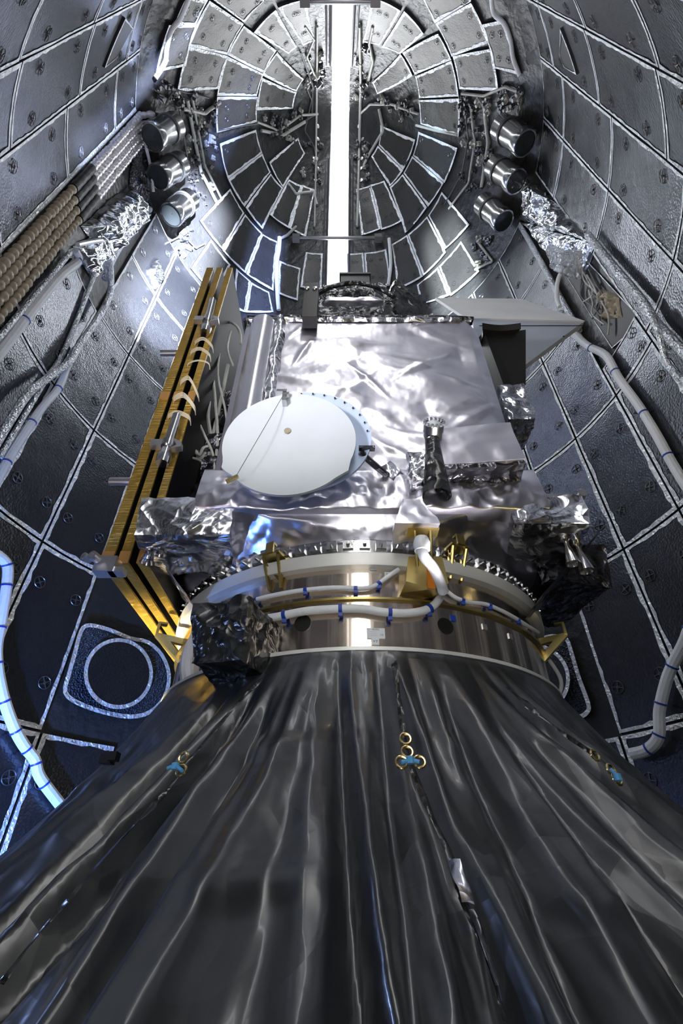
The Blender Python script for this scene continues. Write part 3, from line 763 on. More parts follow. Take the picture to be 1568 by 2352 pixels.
def sticker(px, py, w_, h_, lines, label, extra=None):
    p = hr(px, py, 0.002); a = math.atan2(p.x - SX, -p.y); rot = Matrix.Rotation(a, 3, 'Z')
    x = rot @ Vector((1, 0, 0)); z = Vector((0, 0, 1)); n = rot @ Vector((0, -1, 0))
    o = one('label_sticker', M['label'], lambda b: b.box(p, (w_, 0.003, h_), rot), label, 'label')
    for s, sz, dx, dz in lines:
        me = text_mesh(s, sz); me.materials.append(M['ink'])
        t = bpy.data.objects.new('printed_text', me); COL.objects.link(t); t.parent = o
        m4 = Matrix((x, z, n)).transposed().to_4x4()
        t.matrix_world = Matrix.Translation(p + x * dx + z * dz + n * 0.0025) @ m4
    return o


sticker(857, 1304, 0.024, 0.018, [('+Z', 0.013, 0, 0)], 'small white sticker reading +Z near the top of the ring')
sticker(890, 1320, 0.022, 0.018, [('Y', 0.012, -.003, 0)], 'small white sticker half behind the upper white cable')
sticker(863, 1455, 0.056, 0.034, [('RUAG', 0.008, 0, 0.012), ('------------', 0.006, -.008, .004), ('-----------', 0.006, -.008, -.002), ('------------', 0.006, -.008, -.008), ('CE', 0.008, .018, -.006)], 'wide white rating plate low on the ring right of the bright stripe')
sticker(862, 1474, 0.022, 0.020, [('+Y', 0.013, 0, 0)], 'small white sticker reading +Y under the rating plate')
sticker(868, 1494, 0.022, 0.012, [('+Y', 0.010, 0, 0)], 'tiny sticker reading +Y on the bottom flange')
for x, y, lab in ((1040, 1420, 'small blue sticker right of the right vent hole'), (1113, 1440, 'small faint sticker right of the blue one on the ring'), (1172, 1462, 'faint sticker near the right end of the ring')):
    p = hr(x, y, .002); a = math.atan2(p.x - SX, -p.y)
    one('label_sticker', M['tie' if x == 1040 else 'alu'], lambda b: b.box(p, (.02, .003, .02), Matrix.Rotation(a, 3, 'Z')), lab, 'label')

# harnesses round the ring
def ring_tube(px, rad, off, name, label, ties=(), m=None):
    pts = [hr(x, y, off) or at(x, y, -0.5) for x, y in px]
    o = one(name, m or CW, lambda b: b.tube(pts, rad, 12), label, 'cable')
    cp = catmull(pts, 4)
    for t in ties:
        j = int(t * (len(cp) - 2)); d = (cp[j + 1] - cp[j]).normalized()
        one('cable_tie', M['tie'], lambda b: (b.lathe([(-.006, rad), (-.006, rad * 1.2), (.006, rad * 1.2), (.006, rad)], cp[j], d, 12), b.box(cp[j] - Vector((0, 0, rad * 1.5)), (.014, .012, .012))), parent=o)
    return o


ring_tube([(602, 1422), (640, 1416), (700, 1404), (765, 1399), (830, 1398), (880, 1406), (940, 1408), (985, 1398), (1008, 1376), (1018, 1345)], 0.0135, 0.02, 'ring_harness', 'thick white harness looping low across the front of the ring', (.15, .38, .62, .82))
ring_tube([(562, 1388), (600, 1374), (680, 1358), (765, 1350), (830, 1352), (862, 1345), (890, 1325), (915, 1308)], 0.008, 0.016, 'ring_harness', 'thin white harness across the upper front of the ring', (.12, .35, .56, .78))
ring_tube([(1018, 1350), (1045, 1372), (1080, 1384), (1115, 1388), (1150, 1402), (1180, 1418), (1215, 1440), (1235, 1452)], 0.007, 0.016, 'ring_harness', 'thin white harness on the right half of the ring', (.25, .5, .8))
one('ring_harness', CW, lambda b: b.tube([at(967, 1246, -.97), at(972, 1275, -.97), at(995, 1305, -.93), at(1012, 1340, -.87), at(1018, 1360, -.84)], 0.017, 14), 'thick white sleeve dropping from the connector box to the ring', 'cable')
one('connector_boot', CW, lambda b: b.lathe([(0, .012), (.005, .024), (.03, .027), (.05, .02), (.052, .005)], at(970, 1268, -.97), (0, -.1, 1), 16), 'round white plug boot at the top of the thick white sleeve', 'connector')
# left side white harness between panels and ring
one('ring_harness', CW, lambda b: (b.tube([at(455, 1455, -.45), at(435, 1500, -.5), at(430, 1545, -.52), at(437, 1575, -.53)], 0.026, 10)), 'blue-lit white harness bundle left of the black wrapped box', 'cable')
one('ring_harness', M['cable'], lambda b: (b.tube([at(452, 1460, -.5), at(452, 1520, -.5), at(445, 1570, -.5)], 0.018, 10)), 'second white harness tucked against the black wrapped box', 'cable')
one('ring_harness', CW, lambda b: b.tube([ringp(72, 2.34, RR + .02), ringp(75, 2.28, RR + .05), ringp(78, 2.24, RR + .05), ringp(80, 2.20, RR + .02)], 0.008, 10), 'short grey cable loop at the right end of the ring', 'cable')

# connector box in front of the ring
cbx = empty('connector_box', at(940, 1330, -.80), 'olive gold sheet metal connector box hung on the ring front', 'box')
def pz(px, py, y): return at(px, py, y)
one('box_shell', M['ring_gold'], lambda b: b.prism([pz(938, 1278, -.85), pz(1015, 1278, -.85), pz(1030, 1340, -.85), pz(1000, 1352, -.85), pz(920, 1362, -.80), pz(932, 1335, -.85)], (0, .06, 0)), parent=cbx, smooth=False)
tag(one('orange_side', M['orange'], lambda b: b.prism([pz(979, 1305, -.862), pz(994, 1305, -.862), pz(1000, 1352, -.862), pz(982, 1350, -.862)], (0, .008, 0)), parent=cbx, smooth=False), 'bright orange strip')
one('guide_frame', M['ring_gold'], lambda b: (b.tube([pz(952, 1218, -.95), pz(958, 1300, -.87)], .005, 6, smooth=0), b.tube([pz(988, 1218, -.95), pz(992, 1290, -.87)], .005, 6, smooth=0), b.box(pz(970, 1219, -.94), (.10, .05, .016))), parent=cbx)

# black wrapped box on the left of the ring
def crumple_box(c, d, rot, amp, sc, n=18, taper=1.0, top_in=0.0, seed=0):
    c = Vector(c)
    def f(b):
        for ax in range(3):
            for s in (-1, 1):
                def fn(u, v, ax=ax, s=s):
                    q = [0, 0, 0]; q[ax] = s; o_ = [i for i in range(3) if i != ax]; q[o_[0]] = 2 * u - 1; q[o_[1]] = 2 * v - 1
                    q = Vector(q); k_ = 1 + (taper - 1) * (q.z + 1) / 2
                    # round the corners a little
                    l = Vector((q.x * d[0] / 2 * k_, q.y * d[1] / 2 * k_, q.z * d[2] / 2))
                    w = ridged(l + Vector((seed, seed * .7, 0)), sc, 3) * amp
                    nrm = Vector((q.x ** 5, q.y ** 5, q.z ** 5)).normalized()
                    return c + rot @ (l + nrm * w)
                b.grid(fn, n, n)
    return f


one('wrapped_box', M['black_wrap'], crumple_box(at(537, 1478, -.80), (.185, .20, .195), Matrix.Rotation(R_(-20), 3, 'Z'), .03, 5, 22, 1.0, seed=3), 'black crumpled plastic wrapped box standing on the left of the ring', 'wrapped box', angle=None)

# ------------------------------------------------------------------ shroud
shroud = empty('shroud', (SX, 0, 0), 'huge pleated black plastic shroud draped in a cone under the ring', 'shroud')
def cone_az(px, py):
    p = hit(px, py, CONE, SX, 0, inside=False)
    return math.degrees(math.atan2(p.x - SX, -p.y)), p.z


RIDGES = []
for (t, b_, amp, wd) in [((470, 1600), (0, 2010), .05, 2.2), ((520, 1600), (10, 2160), .06, 2.4), ((570, 1600), (100, 2352), .05, 2.0), ((612, 1600), (270, 2352), .09, 2.2), ((655, 1660), (360, 2352), .07, 2.2), ((700, 1700), (520, 2352), .03, 4.0),
                         ((760, 1650), (735, 2340), .05, 2.4), ((812, 1660), (915, 2352), .08, 1.4), ((870, 1640), (1000, 2352), .05, 1.8), ((955, 1640), (1245, 2352), .09, 1.6), ((1000, 1640), (1330, 2352), .05, 2.2), ((1040, 1600), (1480, 2352), .07, 2.4), ((1080, 1600), (1568, 2280), .07, 2.4),
                         ((1120, 1590), (1568, 2120), .07, 2.2), ((1160, 1575), (1568, 1990), .07, 1.8), ((1200, 1580), (1560, 1880), .06, 1.5)]:
    a0, z0 = cone_az(*t)
    try: a1, z1 = cone_az(*b_)
    except Exception: a1, z1 = a0 * 1.0, 1.3
    RIDGES.append((a0, z0, a1, z1, amp, wd))
for (t, b_, wd) in [((775, 1600), (825, 2352), 2.2), ((880, 1660), (960, 2352), 1.3), ((985, 1650), (1190, 2352), 1.8), ((1060, 1650), (1370, 2352), 1.5), ((1130, 1600), (1568, 2200), 2.0),
                    ((590, 1640), (190, 2352), 1.5), ((530, 1640), (0, 2230), 1.7), ((480, 1620), (0, 2080), 1.4), ((1185, 1600), (1568, 1930), 1.4)]:
    a0, z0 = cone_az(*t); a1, z1 = cone_az(*b_); RIDGES.append((a0, z0, a1, z1, -.075, wd))
for i in range(14): 
    a = 75 + i * 15; RIDGES.append((a, 2.1, a + 3, 1.3, .06, 3))


def shroud_fn(u, v):
    az = -180 + 360 * u; z = 2.16 * (1 - v)
    t = min(1.4, (2.16 - z) / 0.8); h = 0
    for a0, z0, a1, z1, amp, wd in RIDGES:
        k_ = (z0 - z) / max(.05, (z0 - z1)); c_ = a0 + (a1 - a0) * max(-.3, min(1.6, k_))
        d = (az - c_ + 180) % 360 - 180
        wdt = wd * 1.6
        if abs(d) < wdt:
            x = abs(d) / wdt
            h += amp * 1.3 * ((1 - x) ** 1.15)
    p = Vector((math.sin(R_(az)) * 3, math.cos(R_(az)) * 3, z))
    h += 0.05 * ridged(Vector((az * .07, z * .8, 2.0)), 1.0, 2)
    h += 0.030 * ridged(Vector((az * .13 + z, z * 3.2, 7.0)), 1.0, 3)
    # creases across the pleats where the film was folded for storage
    for zc, tilt, am in ((1.86, .0006, .022), (1.60, -.0008, .035), (1.42, .0009, .03)):
        dz = z - (zc + tilt * az + 0.02 * noise.noise(Vector((az * .08, zc, 0))))
        gate = max(0, noise.noise(Vector((az * .06, zc * 3, 5))) + .35)
        h += am * gate * max(0, 1 - abs(dz) / .035)
    s_ = min(1, t / 0.35 + .05)
    r = prof(z, CONE) - 0.045 * s_ + h * (0.25 + 0.75 * min(1, t)) * s_
    a = R_(az)
    return (SX + r * math.sin(a), -r * math.cos(a), z)


one('film', M['shroud'], lambda b: b.grid(shroud_fn, 900, 150, closed=True), parent=shroud, angle=None)


def on_film(px, py, off):
    p = hit(px, py, CONE, SX, off, inside=False); return p


def film_ribbon(name, pxs, wdt, off, m, label=None):
    pts = [on_film(x, y, off) for x, y in pxs]; pts = [p for p in pts if p]
    def f(b):
        sm = catmull(pts, 6); base = len(b.v); n = len(sm)
        for i, p in enumerate(sm):
            t = (sm[min(i + 1, n - 1)] - sm[max(i - 1, 0)]).normalized(); nn = Vector((p.x - SX, p.y, .6)).normalized()
            s_ = t.cross(nn).normalized() * wdt * (.6 + .8 * abs(noise.noise(p * 6)))
            jig = nn * .012 * noise.noise(p * 14)
            b.vert(p - s_ + jig); b.vert(p + nn * .004); b.vert(p + s_ - jig)
        for i in range(n - 1):
            for k_ in (0, 1): b.face((base + 3 * i + k_, base + 3 * i + k_ + 1, base + 3 * i + 4 + k_, base + 3 * i + 3 + k_))
    return tag(one(name, m, f, parent=shroud, angle=None), label)


film_ribbon('centre_seam', [(905, 1520), (915, 1600), (928, 1690), (945, 1760), (985, 1860), (1030, 1960), (1060, 2060), (1110, 2170), (1140, 2270), (1160, 2350)], .007, .03, M['black_wrap'], 'overlapped centre seam')
film_ribbon('lining', [(1042, 1975), (1052, 2010), (1066, 2040), (1075, 2075)], .010, .045, M['foil_c'], 'silver lining showing in the seam')
film_ribbon('lining', [(1085, 2090), (1110, 2160), (1130, 2220), (1145, 2265)], .007, .045, M['foil_dark'])
film_ribbon('left_seam', [(600, 1560), (560, 1600), (490, 1680), (440, 1740), (370, 1830), (250, 1960), (120, 2110), (0, 2260)], .007, .03, M['black_wrap'], 'overlapped left seam')
film_ribbon('right_seam', [(1165, 1580), (1260, 1660), (1365, 1735), (1420, 1790)], .010, .04, M['black_wrap'], 'overlapped right seam')
for x, y in ((931, 1697), (935, 1727), (922, 1751), (963, 1750), (421, 1740), (416, 1770), (1366, 1735), (1403, 1768), (1417, 1790)):
    p = on_film(x, y, .055); nn = Vector((p.x - SX, p.y, .3)).normalized()
    b = MB(); x_ = nn.orthogonal().normalized(); y_ = nn.cross(x_)
    ptsr = [p + (x_ * math.cos(2 * PI * i / 20) + y_ * math.sin(2 * PI * i / 20)) * .011 for i in range(21)]
    b.tube(ptsr, .0032, 8, smooth=0, caps=False)
    tag(b.build('grommet', M['brass'], shroud), 'brass grommet')
for i, (pa, pb, pc) in enumerate((((922, 1751), (942, 1746), (963, 1750)), ((384, 1765), (402, 1760), (418, 1770)), ((1403, 1768), (1418, 1785), (1428, 1792)))):
    pts = [on_film(*q, .068) for q in (pa, pb, pc)]
    lab = ['blue cord tying two brass grommets on the centre seam', 'blue cord tied through grommets on the left seam', 'blue cord tied through grommets on the right seam'][i]
    one('lacing', M['rope'], lambda b: (b.tube(pts, .004, 8), b.lathe([(-.008, .002), (-.006, .008), (.006, .008), (.008, .002)], pts[1], (0, 0, 1), 10)), lab, 'cord')
tag(one('black_clip', M['black'], lambda b: (b.box(on_film(247, 1745, .03), (.028, .03, .02)), b.box(on_film(262, 1738, .03), (.02, .03, .02)))), 'black clip gripping the far left shroud edge', 'clip')

# ------------------------------------------------------------------ satellite
X0, X1, Y0, Y1, Z0, Z1 = -0.51, 0.765, -0.75, 0.72, 2.66, 4.10
sat = empty('satellite', ((X0 + X1) / 2, 0, Z0), 'foil wrapped satellite with white dish standing on the adapter ring', 'satellite')
CREASE = []
r2 = random.Random(11)
for _ in range(26):
    cx_, cz_ = r2.uniform(X0, X1), r2.uniform(Z0, Z1); an = r2.uniform(-1.1, 1.1) + (PI / 2 if r2.random() < .4 else 0)
    CREASE.append((cx_, cz_, math.cos(an), math.sin(an), r2.uniform(.12, .4), r2.uniform(.02, .06), r2.uniform(.006, .016)))


def foil_disp(x, z):
    h = 0
    for cx_, cz_, ux, uz, L, w_, am in CREASE:
        dx, dz = x - cx_, z - cz_; a = dx * ux + dz * uz; b_ = -dx * uz + dz * ux
        if abs(a) < L: h += am * max(0, 1 - abs(b_) / (w_ * (1 - abs(a) / L) + .004)) * (1 - abs(a) / L)
    p = Vector((x, z, 0))
    h += .030 * noise.noise(p * 2.2 + Vector((3, 1, 0))) + .014 * ridged(Vector((x * 1.0 + z * .4, z * 2.2, 4)), 2.0, 2)
    # star shaped pulls round the four quilt buttons
    for bx, bz in ((.10, 3.75), (.11, 3.33), (.42, 3.30), (.14, 3.02)):
        d = math.hypot(x - bx, z - bz); an = math.atan2(z - bz, x - bx)
        h += -.014 * math.exp(-d * 12) + .006 * math.exp(-d * 6) * math.cos(an * 3 + bx * 9) * min(1, d * 12)
    return h


def edge_fade(u, v, k_=10): return min(1, k_ * min(u, 1 - u, v, 1 - v))


def front(u, v):
    x = X0 + (X1 - X0) * u; z = Z0 + (Z1 - Z0) * v
    # chamfered top right corner
    lim = X1 - max(0, (z - (Z1 - .10))) * .8
    x = min(x, lim)
    e = edge_fade(u, v)
    smooth = 1.0 if x > -0.30 else 0.15
    h = foil_disp(x, z) * e * smooth
    q = .02 * (1 - min(1, 25 * min(u, 1 - u)))
    return (x, Y0 - h + q, z)


one('front_blanket', M['foil'], lambda b: b.grid(front, 150, 170), parent=sat, angle=None)
def sidef(xs, sg):
    def f(u, v):
        y = Y0 + .02 + (Y1 - Y0) * u; z = Z0 + (Z1 - Z0) * v; lim = max(0, (z - (Z1 - .10))) * .8 if sg > 0 else 0
        return (xs - lim + sg * .012 * ridged(Vector((y, z, sg)), 3, 3) * edge_fade(u, v), y, z)
    return f
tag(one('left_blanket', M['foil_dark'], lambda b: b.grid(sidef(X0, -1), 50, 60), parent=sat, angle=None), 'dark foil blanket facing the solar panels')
one('right_blanket', M['foil'], lambda b: b.grid(sidef(X1, 1), 50, 60), parent=sat, angle=None)
one('back_blanket', M['foil'], lambda b: b.box(((X0 + X1) / 2, Y1, (Z0 + Z1) / 2), (X1 - X0, .04, Z1 - Z0)), parent=sat)
one('base_plate', M['foil_dark'], lambda b: b.box(((X0 + X1) / 2, -.02, Z0 + .01), (X1 - X0 - .02, Y1 - Y0 - .02, .03)), parent=sat)
one('top_deck', M['foil'], lambda b: b.box(((X0 + X1) / 2 - .04, .0, Z1 - .03), (X1 - X0 - .14, Y1 - Y0 - .04, .03)), parent=sat)
tag(one('top_rim', M['black_wrap'], lambda b: (b.tube([(X0 - .0, Y0 - .0, Z1 - .005), (X1 - .12, Y0 - .0, Z1 - .005), (X1 - .04, Y0 + .03, Z1 - .02), (X1, Y0 + .10, Z1 - .06)], .020, 8, smooth=3), b.tube([(X0, Y0, Z1 - .005), (X0, Y1, Z1 - .005)], .020, 8, smooth=0)), parent=sat), 'black rim strip')
# smooth film strip and its seam at left
one('film_strip', M['foil_smooth'], lambda b: b.grid(lambda u, v: (-.475 + .125 * u, Y0 - .012 - .03 * math.sin(PI * u), 2.9 + (4.075 - 2.9) * v), 12, 6), parent=sat)
one('seam_fold', M['foil_c'], lambda b: b.grid(lambda u, v: (-.345 + .06 * u + .01 * noise.noise(Vector((u, v * 9, 0))), Y0 - .01 - .045 * math.sin(PI * u) * (.6 + .5 * noise.noise(Vector((0, v * 6, 2)))), 2.9 + (4.08 - 2.9) * v), 10, 80), parent=sat, angle=None)
one('top_hem', M['foil_c'], lambda b: b.grid(lambda u, v: (X0 + .02 + (X1 - X0 - .10) * u, Y0 - .006 - .018 * math.sin(PI * v) + .008 * noise.noise(Vector((u * 20, v, 0))), Z1 - .045 + .035 * v), 120, 5), parent=sat, angle=None)

# skirt below the front blanket and flared foil down to the clamp band
def skirt(u, v):
    x = X0 + .0 + (X1 - X0) * u
    prof_ = [(-.76, 2.885), (-.835, 2.87), (-.85, 2.80), (-.86, 2.72), (-.855, 2.665), (-.80, 2.645)]
    t = v * 5; i = min(4, int(t)); t -= i
    y = prof_[i][0] + (prof_[i + 1][0] - prof_[i][0]) * t; z = prof_[i][1] + (prof_[i + 1][1] - prof_[i][1]) * t
    p = Vector((x * 1.3, z * 1.0, 1)); k_ = min(1, 8 * min(u, 1 - u) + .1)
    d = (.035 * ridged(p, 3.2, 3) + .012 * ridged(Vector((x, z, 3)), 9, 2)) * k_ * math.sin(PI * min(1, max(0.05, v)))
    d += .012 * math.sin(x * 60 + 4 * noise.noise(Vector((x * 3, 0, 0)))) * max(0, v - .6)
    return (x, y - d, z + d * .3)
one('lower_skirt', M['foil'], lambda b: b.grid(skirt, 200, 40), parent=sat, angle=None)
def flare(u, v):
    a = -115 + 230 * u; r = .93 + (.80 - .93) * (v ** .7)
    z = 2.665 + (2.565 - 2.665) * v
    p = Vector((math.sin(R_(a)) * 2, math.cos(R_(a)) * 2, z * 3))
    bx = abs(a) / 90; r += .05 * (1 - v) * (math.sin(R_(a)) ** 2) + .03 * ridged(p, 2.2, 3) * math.sin(PI * (v * .9 + .05))
    x = SX + r * math.sin(R_(a)); y = -r * math.cos(R_(a)) ; y = max(y, -.83 - .0)
    return (x, y, z)
one('flared_foil', M['foil'], lambda b: b.grid(flare, 260, 24), parent=sat, angle=None)
def flank(sg):
    def f(u, v):
        # big sheet of dark foil wrapping the underside beside the ring
        x = (SX + sg * (.62 + .26 * (1 - v) )) ; y = -.70 + .9 * u; z = 2.70 - .30 * v
        if sg > 0: x += .06 * (1 - v)
        d = .05 * ridged(Vector((y, z, sg)), 3, 3) * edge_fade(u, v, 5)
        return (x + sg * d, y - abs(d) * .5, z)
    return f
one('flank_foil', M['foil_c'], lambda b: b.grid(flank(-1), 50, 40), parent=sat, angle=None)
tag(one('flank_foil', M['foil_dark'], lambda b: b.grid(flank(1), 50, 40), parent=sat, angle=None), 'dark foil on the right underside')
tag(one('side_pod', M['foil_dark'], crumple_box(at(1255, 1345, -.30), (.30, .40, .20), Matrix.Rotation(R_(15), 3, 'Z'), .03, 4, 16, 1.1, seed=8), parent=sat, angle=None), 'black foil pod right of the ring')

# foil box bottom right of the front
EQ = at(1093, 1058, -.84)
eqb = one('equipment_box', M['foil'], crumple_box(EQ, (.29, .20, .20), Matrix.Rotation(R_(-6), 3, 'Z'), .007, 4.5, 22, .94, seed=5), parent=sat, angle=30)
tag(one('underside_shade', M['foil_dark'], crumple_box(EQ + Vector((0, 0, -.107)), (.285, .19, .03), Matrix.Rotation(R_(-6), 3, 'Z'), .006, 6, 14, 1.0, seed=15), parent=eqb, angle=None), 'dark slab standing for underside shade')  # dark slab added in place of the shadow under the box
one('side_box', M['foil_c'], crumple_box(at(1172, 958, -.55), (.13, .20, .26), Matrix.Identity(3), .03, 7, 18, 1.0, seed=9), parent=sat, angle=None)
# thruster pods
def thr_pod(sg, px0, px1, pyt, pyb, y, nozz, lab):
    a = at(px0, (pyt + pyb) / 2, y); b_ = at(px1, (pyt + pyb) / 2, y); t = at((px0 + px1) / 2, pyt, y); bo = at((px0 + px1) / 2, pyb, y)
    c_ = (a + b_) / 2; c_.z = (t.z + bo.z) / 2
    pod = one('thruster_pod', M['foil_c'], crumple_box(c_ + Vector((0, .10, 0)), ((b_ - a).length, .26, abs(t.z - bo.z)), Matrix.Rotation(R_(6 * sg), 3, 'Y') @ Matrix.Rotation(R_(-8 * sg), 3, 'Z'), .018, 6, 24, 1.0, seed=4 + sg), parent=sat, angle=None)
    tag(pod, lab)
    for nx, nyt, nyb in nozz:
        q = at(nx, nyt, y + .06); q2 = at(nx, nyb, y + .06); L = (q.z - q2.z)
        nz_ = one('nozzle', M['steel'], lambda b: b.lathe([(-.10, .012), (0, .012), (0, .017), (L * .25, .017), (L * .3, .008), (L * .42, .008), (L * .6, .014), (L, .026), (L, .023), (L * .6, .010)], q, (0, 0, -1), 18), parent=pod)
    return pod
thr_pod(-1, 318, 520, 1158, 1240, -.83, [(379, 1228, 1272), (352, 1242, 1292)], 'left thruster pod')
thr_pod(1, 1185, 1345, 1150, 1215, -.83, [(1292, 1225, 1295), (1319, 1235, 1312)], 'right thruster pod')
one('pod_bracket', M['alu'], lambda b: (b.box(at(1275, 1145, -.70), (.22, .02, .035)), b.lathe([(0, .018), (.03, .018), (.03, .001)], at(1332, 1142, -.72), (0, -1, 0), 14), b.box(at(1285, 1143, -.715), (.05, .01, .01))), parent=sat)

# dish
dc = at(663, 1013, -.98)
def disc(c_, n, up, ra, rb, depth, mi=0, thick=.012, seg=64, hook=True):
    n = Vector(n).normalized(); up = (Vector(up) - n * Vector(up).dot(n)).normalized(); sd = up.cross(n)
    def f(b):
        def rr_(a):
            k_ = 1.0
            for pa in (R_(215), R_(332), R_(98)):
                d = abs((a - pa + PI) % (2 * PI) - PI); k_ += .075 * max(0, 1 - d / .16) if hook else 0
            return k_
        def S(back):
            def g(u, v):
                a = 2 * PI * u; k_ = rr_(a) if v > .9 else 1; r = v * k_
                return c_ + sd * (ra * r * math.cos(a)) + up * (rb * r * math.sin(a)) - n * (depth * (1 - r * r) + back)
            return g
        b.grid(S(0), seg, 12, mi, closed=True); b.grid(S(thick), seg, 12, mi, closed=True, flip=True)
        m = 13 * seg; last = 12 * seg
        for i in range(seg): b.face((last + i, last + (i + 1) % seg, m + last + (i + 1) % seg, m + last + i), mi)
    return f, n, up, sd
f1, dn, dup_, dsd = disc(dc, (-.05, -1, -.10), (0.12, 0, 1), .245, .238, .045)
dish = one('dish_reflector', M['white'], f1, parent=sat); tag(dish, 'white front dish')
f2, *_ = disc(dc + Vector((.045, .055, .075)), (-.05, -1, -.10), (0.12, 0, 1), .262, .245, .03, hook=False)
tag(one('rear_reflector', M['bluewhite'], f2, parent=sat), 'pale blue rear dish shell')
for i in range(9):
    a = R_(12 + i * 11); p = dc + Vector((.045, .055, .075)) + dsd * (.248 * math.cos(a)) + dup_ * (.231 * math.sin(a)) - dn * .0 + Vector((0, -.004, 0))
    one('rim_hole', M['ink'], lambda b: b.lathe([(-.002, .0035), (.004, .0035), (.004, .0005)], p, dn, 8), parent=dish)
one('centre_hole', M['hose_tan'], lambda b: b.lathe([(0, .013), (.004, .013), (.0045, .001)], at(660, 990, dc.y + .03) - Vector((0, .0, 0)), dn, 20), parent=dish)
hub = at(655, 940, dc.y + .015)
one('feed_hub', M['steel'], lambda b: (b.lathe([(0, .026), (.008, .024), (.012, .004)], hub, dn, 18), b.box(hub + Vector((0, -.03, .02)), (.018, .04, .05)), b.box(hub + Vector((-.012, -.05, .045)), (.04, .015, .014)), b.box(hub + Vector((.006, -.045, .03)), (.02, .02, .012))), parent=dish)
one('tension_wire', M['wire_dark'], lambda b: b.tube([hub + Vector((-.006, -.05, .02)), at(543, 1092, dc.y - .01)], .0012, 5, smooth=0), parent=dish)
one('edge_clip', M['brass'], lambda b: b.box(at(533, 1100, dc.y), (.045, .01, .012), Matrix.Rotation(R_(-35), 3, 'Y')), parent=dish)
one('mount_arm', M['foil_dark'], lambda b: (b.tube([at(828, 1038, -.93), at(848, 1058, -.90), at(880, 1085, -.86), at(900, 1098, -.80)], .013, 10), b.box(at(842, 1030, -.93), (.06, .02, .012))), parent=dish)

# horn antenna
hc = at(995, 985, -.95); hax = Vector((-.02, -.93, .36)).normalized()
horn = one('horn_tower', M['black_wrap'], lambda b: b.lathe([(0, .052), (.05, .046), (.2, .030), (.285, .026)], (hc.x - .012, -.89, 2.69), (0.03, -.14, 1), 24), parent=sat)
tag(horn, 'black tapered horn tower')
one('horn_cup', M['steel'], lambda b: (b.lathe([(-.05, .028), (-.03, .036), (-.028, .036), (-.01, .035), (-.01, .039), (.02, .039), (.02, .033), (0, .031), (0, .026)], hc, hax, 28)), parent=horn)
tag(one('horn_lens', M['white'], lambda b: b.lathe([(.012, .031), (.024, .026), (.032, .013), (.034, .001)], hc, hax, 24), parent=horn), 'white domed lens')
for i in range(14):
    a = 2 * PI * i / 14; x_ = hax.orthogonal().normalized(); y_ = hax.cross(x_)
    one('crown_tooth', M['steel'], lambda b: b.box(hc + hax * .026 + (x_ * math.cos(a) + y_ * math.sin(a)) * .037, (.009, .009, .012)), parent=horn)
one('foil_gusset', M['foil_c'], crumple_box(at(912, 1105, -.82), (.06, .06, .17), Matrix.Rotation(R_(-32), 3, 'Y'), .02, 9, 14, .8, seed=2), parent=sat, angle=None)
one('foil_gusset', M['foil_c'], crumple_box(at(962, 1085, -.86), (.09, .10, .16), Matrix.Rotation(R_(-8), 3, 'Y'), .025, 8, 16, .7, seed=12), parent=sat, angle=None)
one('foil_cone', M['foil'], crumple_box(at(948, 1190, -.93), (.14, .12, .13), Matrix.Identity(3), .014, 7, 16, .5, seed=21), parent=sat, angle=None)

# tall black sun sensor post
post = one('sensor_post', M['black'], lambda b: b.box(at(714, 700, -.80), (.078, .07, .36)), parent=sat); tag(post, 'black square post')
one('sensor_eye', M['steel'], lambda b: (b.lathe([(0, .015), (.006, .012), (.007, .001)], at(705, 662, -.838), (0, -1, 0), 14), b.lathe([(0, .015), (.006, .012), (.007, .001)], at(723, 662, -.838), (0, -1, 0), 14)), parent=post)
# top deck equipment under black foil
one('deck_mound', M['black_wrap'], crumple_box((.10, -.42, 4.50), (.78, .36, .90), Matrix.Identity(3), .05, 3, 34, .55, seed=31), parent=sat, angle=None)
tag(one('deck_bag', M['black_wrap'], crumple_box((.44, -.40, 4.50), (.32, .34, .86), Matrix.Rotation(R_(25), 3, 'Z'), .06, 4, 22, .7, seed=33), parent=sat, angle=None), 'black wrapped lump on the top deck')
one('deck_foil', M['foil_c'], crumple_box((.66, -.45, 4.28), (.26, .30, .30), Matrix.Rotation(R_(12), 3, 'Y'), .04, 6, 18, .8, seed=35), parent=sat, angle=None)
one('deck_foil', M['foil'], crumple_box((.10, -.62, 4.52), (.38, .04, .04), Matrix.Identity(3), .02, 7, 18, .9, seed=36), parent=sat, angle=None)
one('deck_cap', M['black'], lambda b: (b.box((.12, -.42, 5.03), (.21, .14, .22)), b.box((.12, -.42, 5.15), (.23, .16, .02))), parent=sat)
one('deck_hoop', M['black_wrap'], lambda b: b.tube([(-.16, -.60, 4.62), (-.06, -.60, 4.74), (.10, -.60, 4.80), (.26, -.60, 4.74), (.36, -.60, 4.62)], .016, 8), parent=sat)
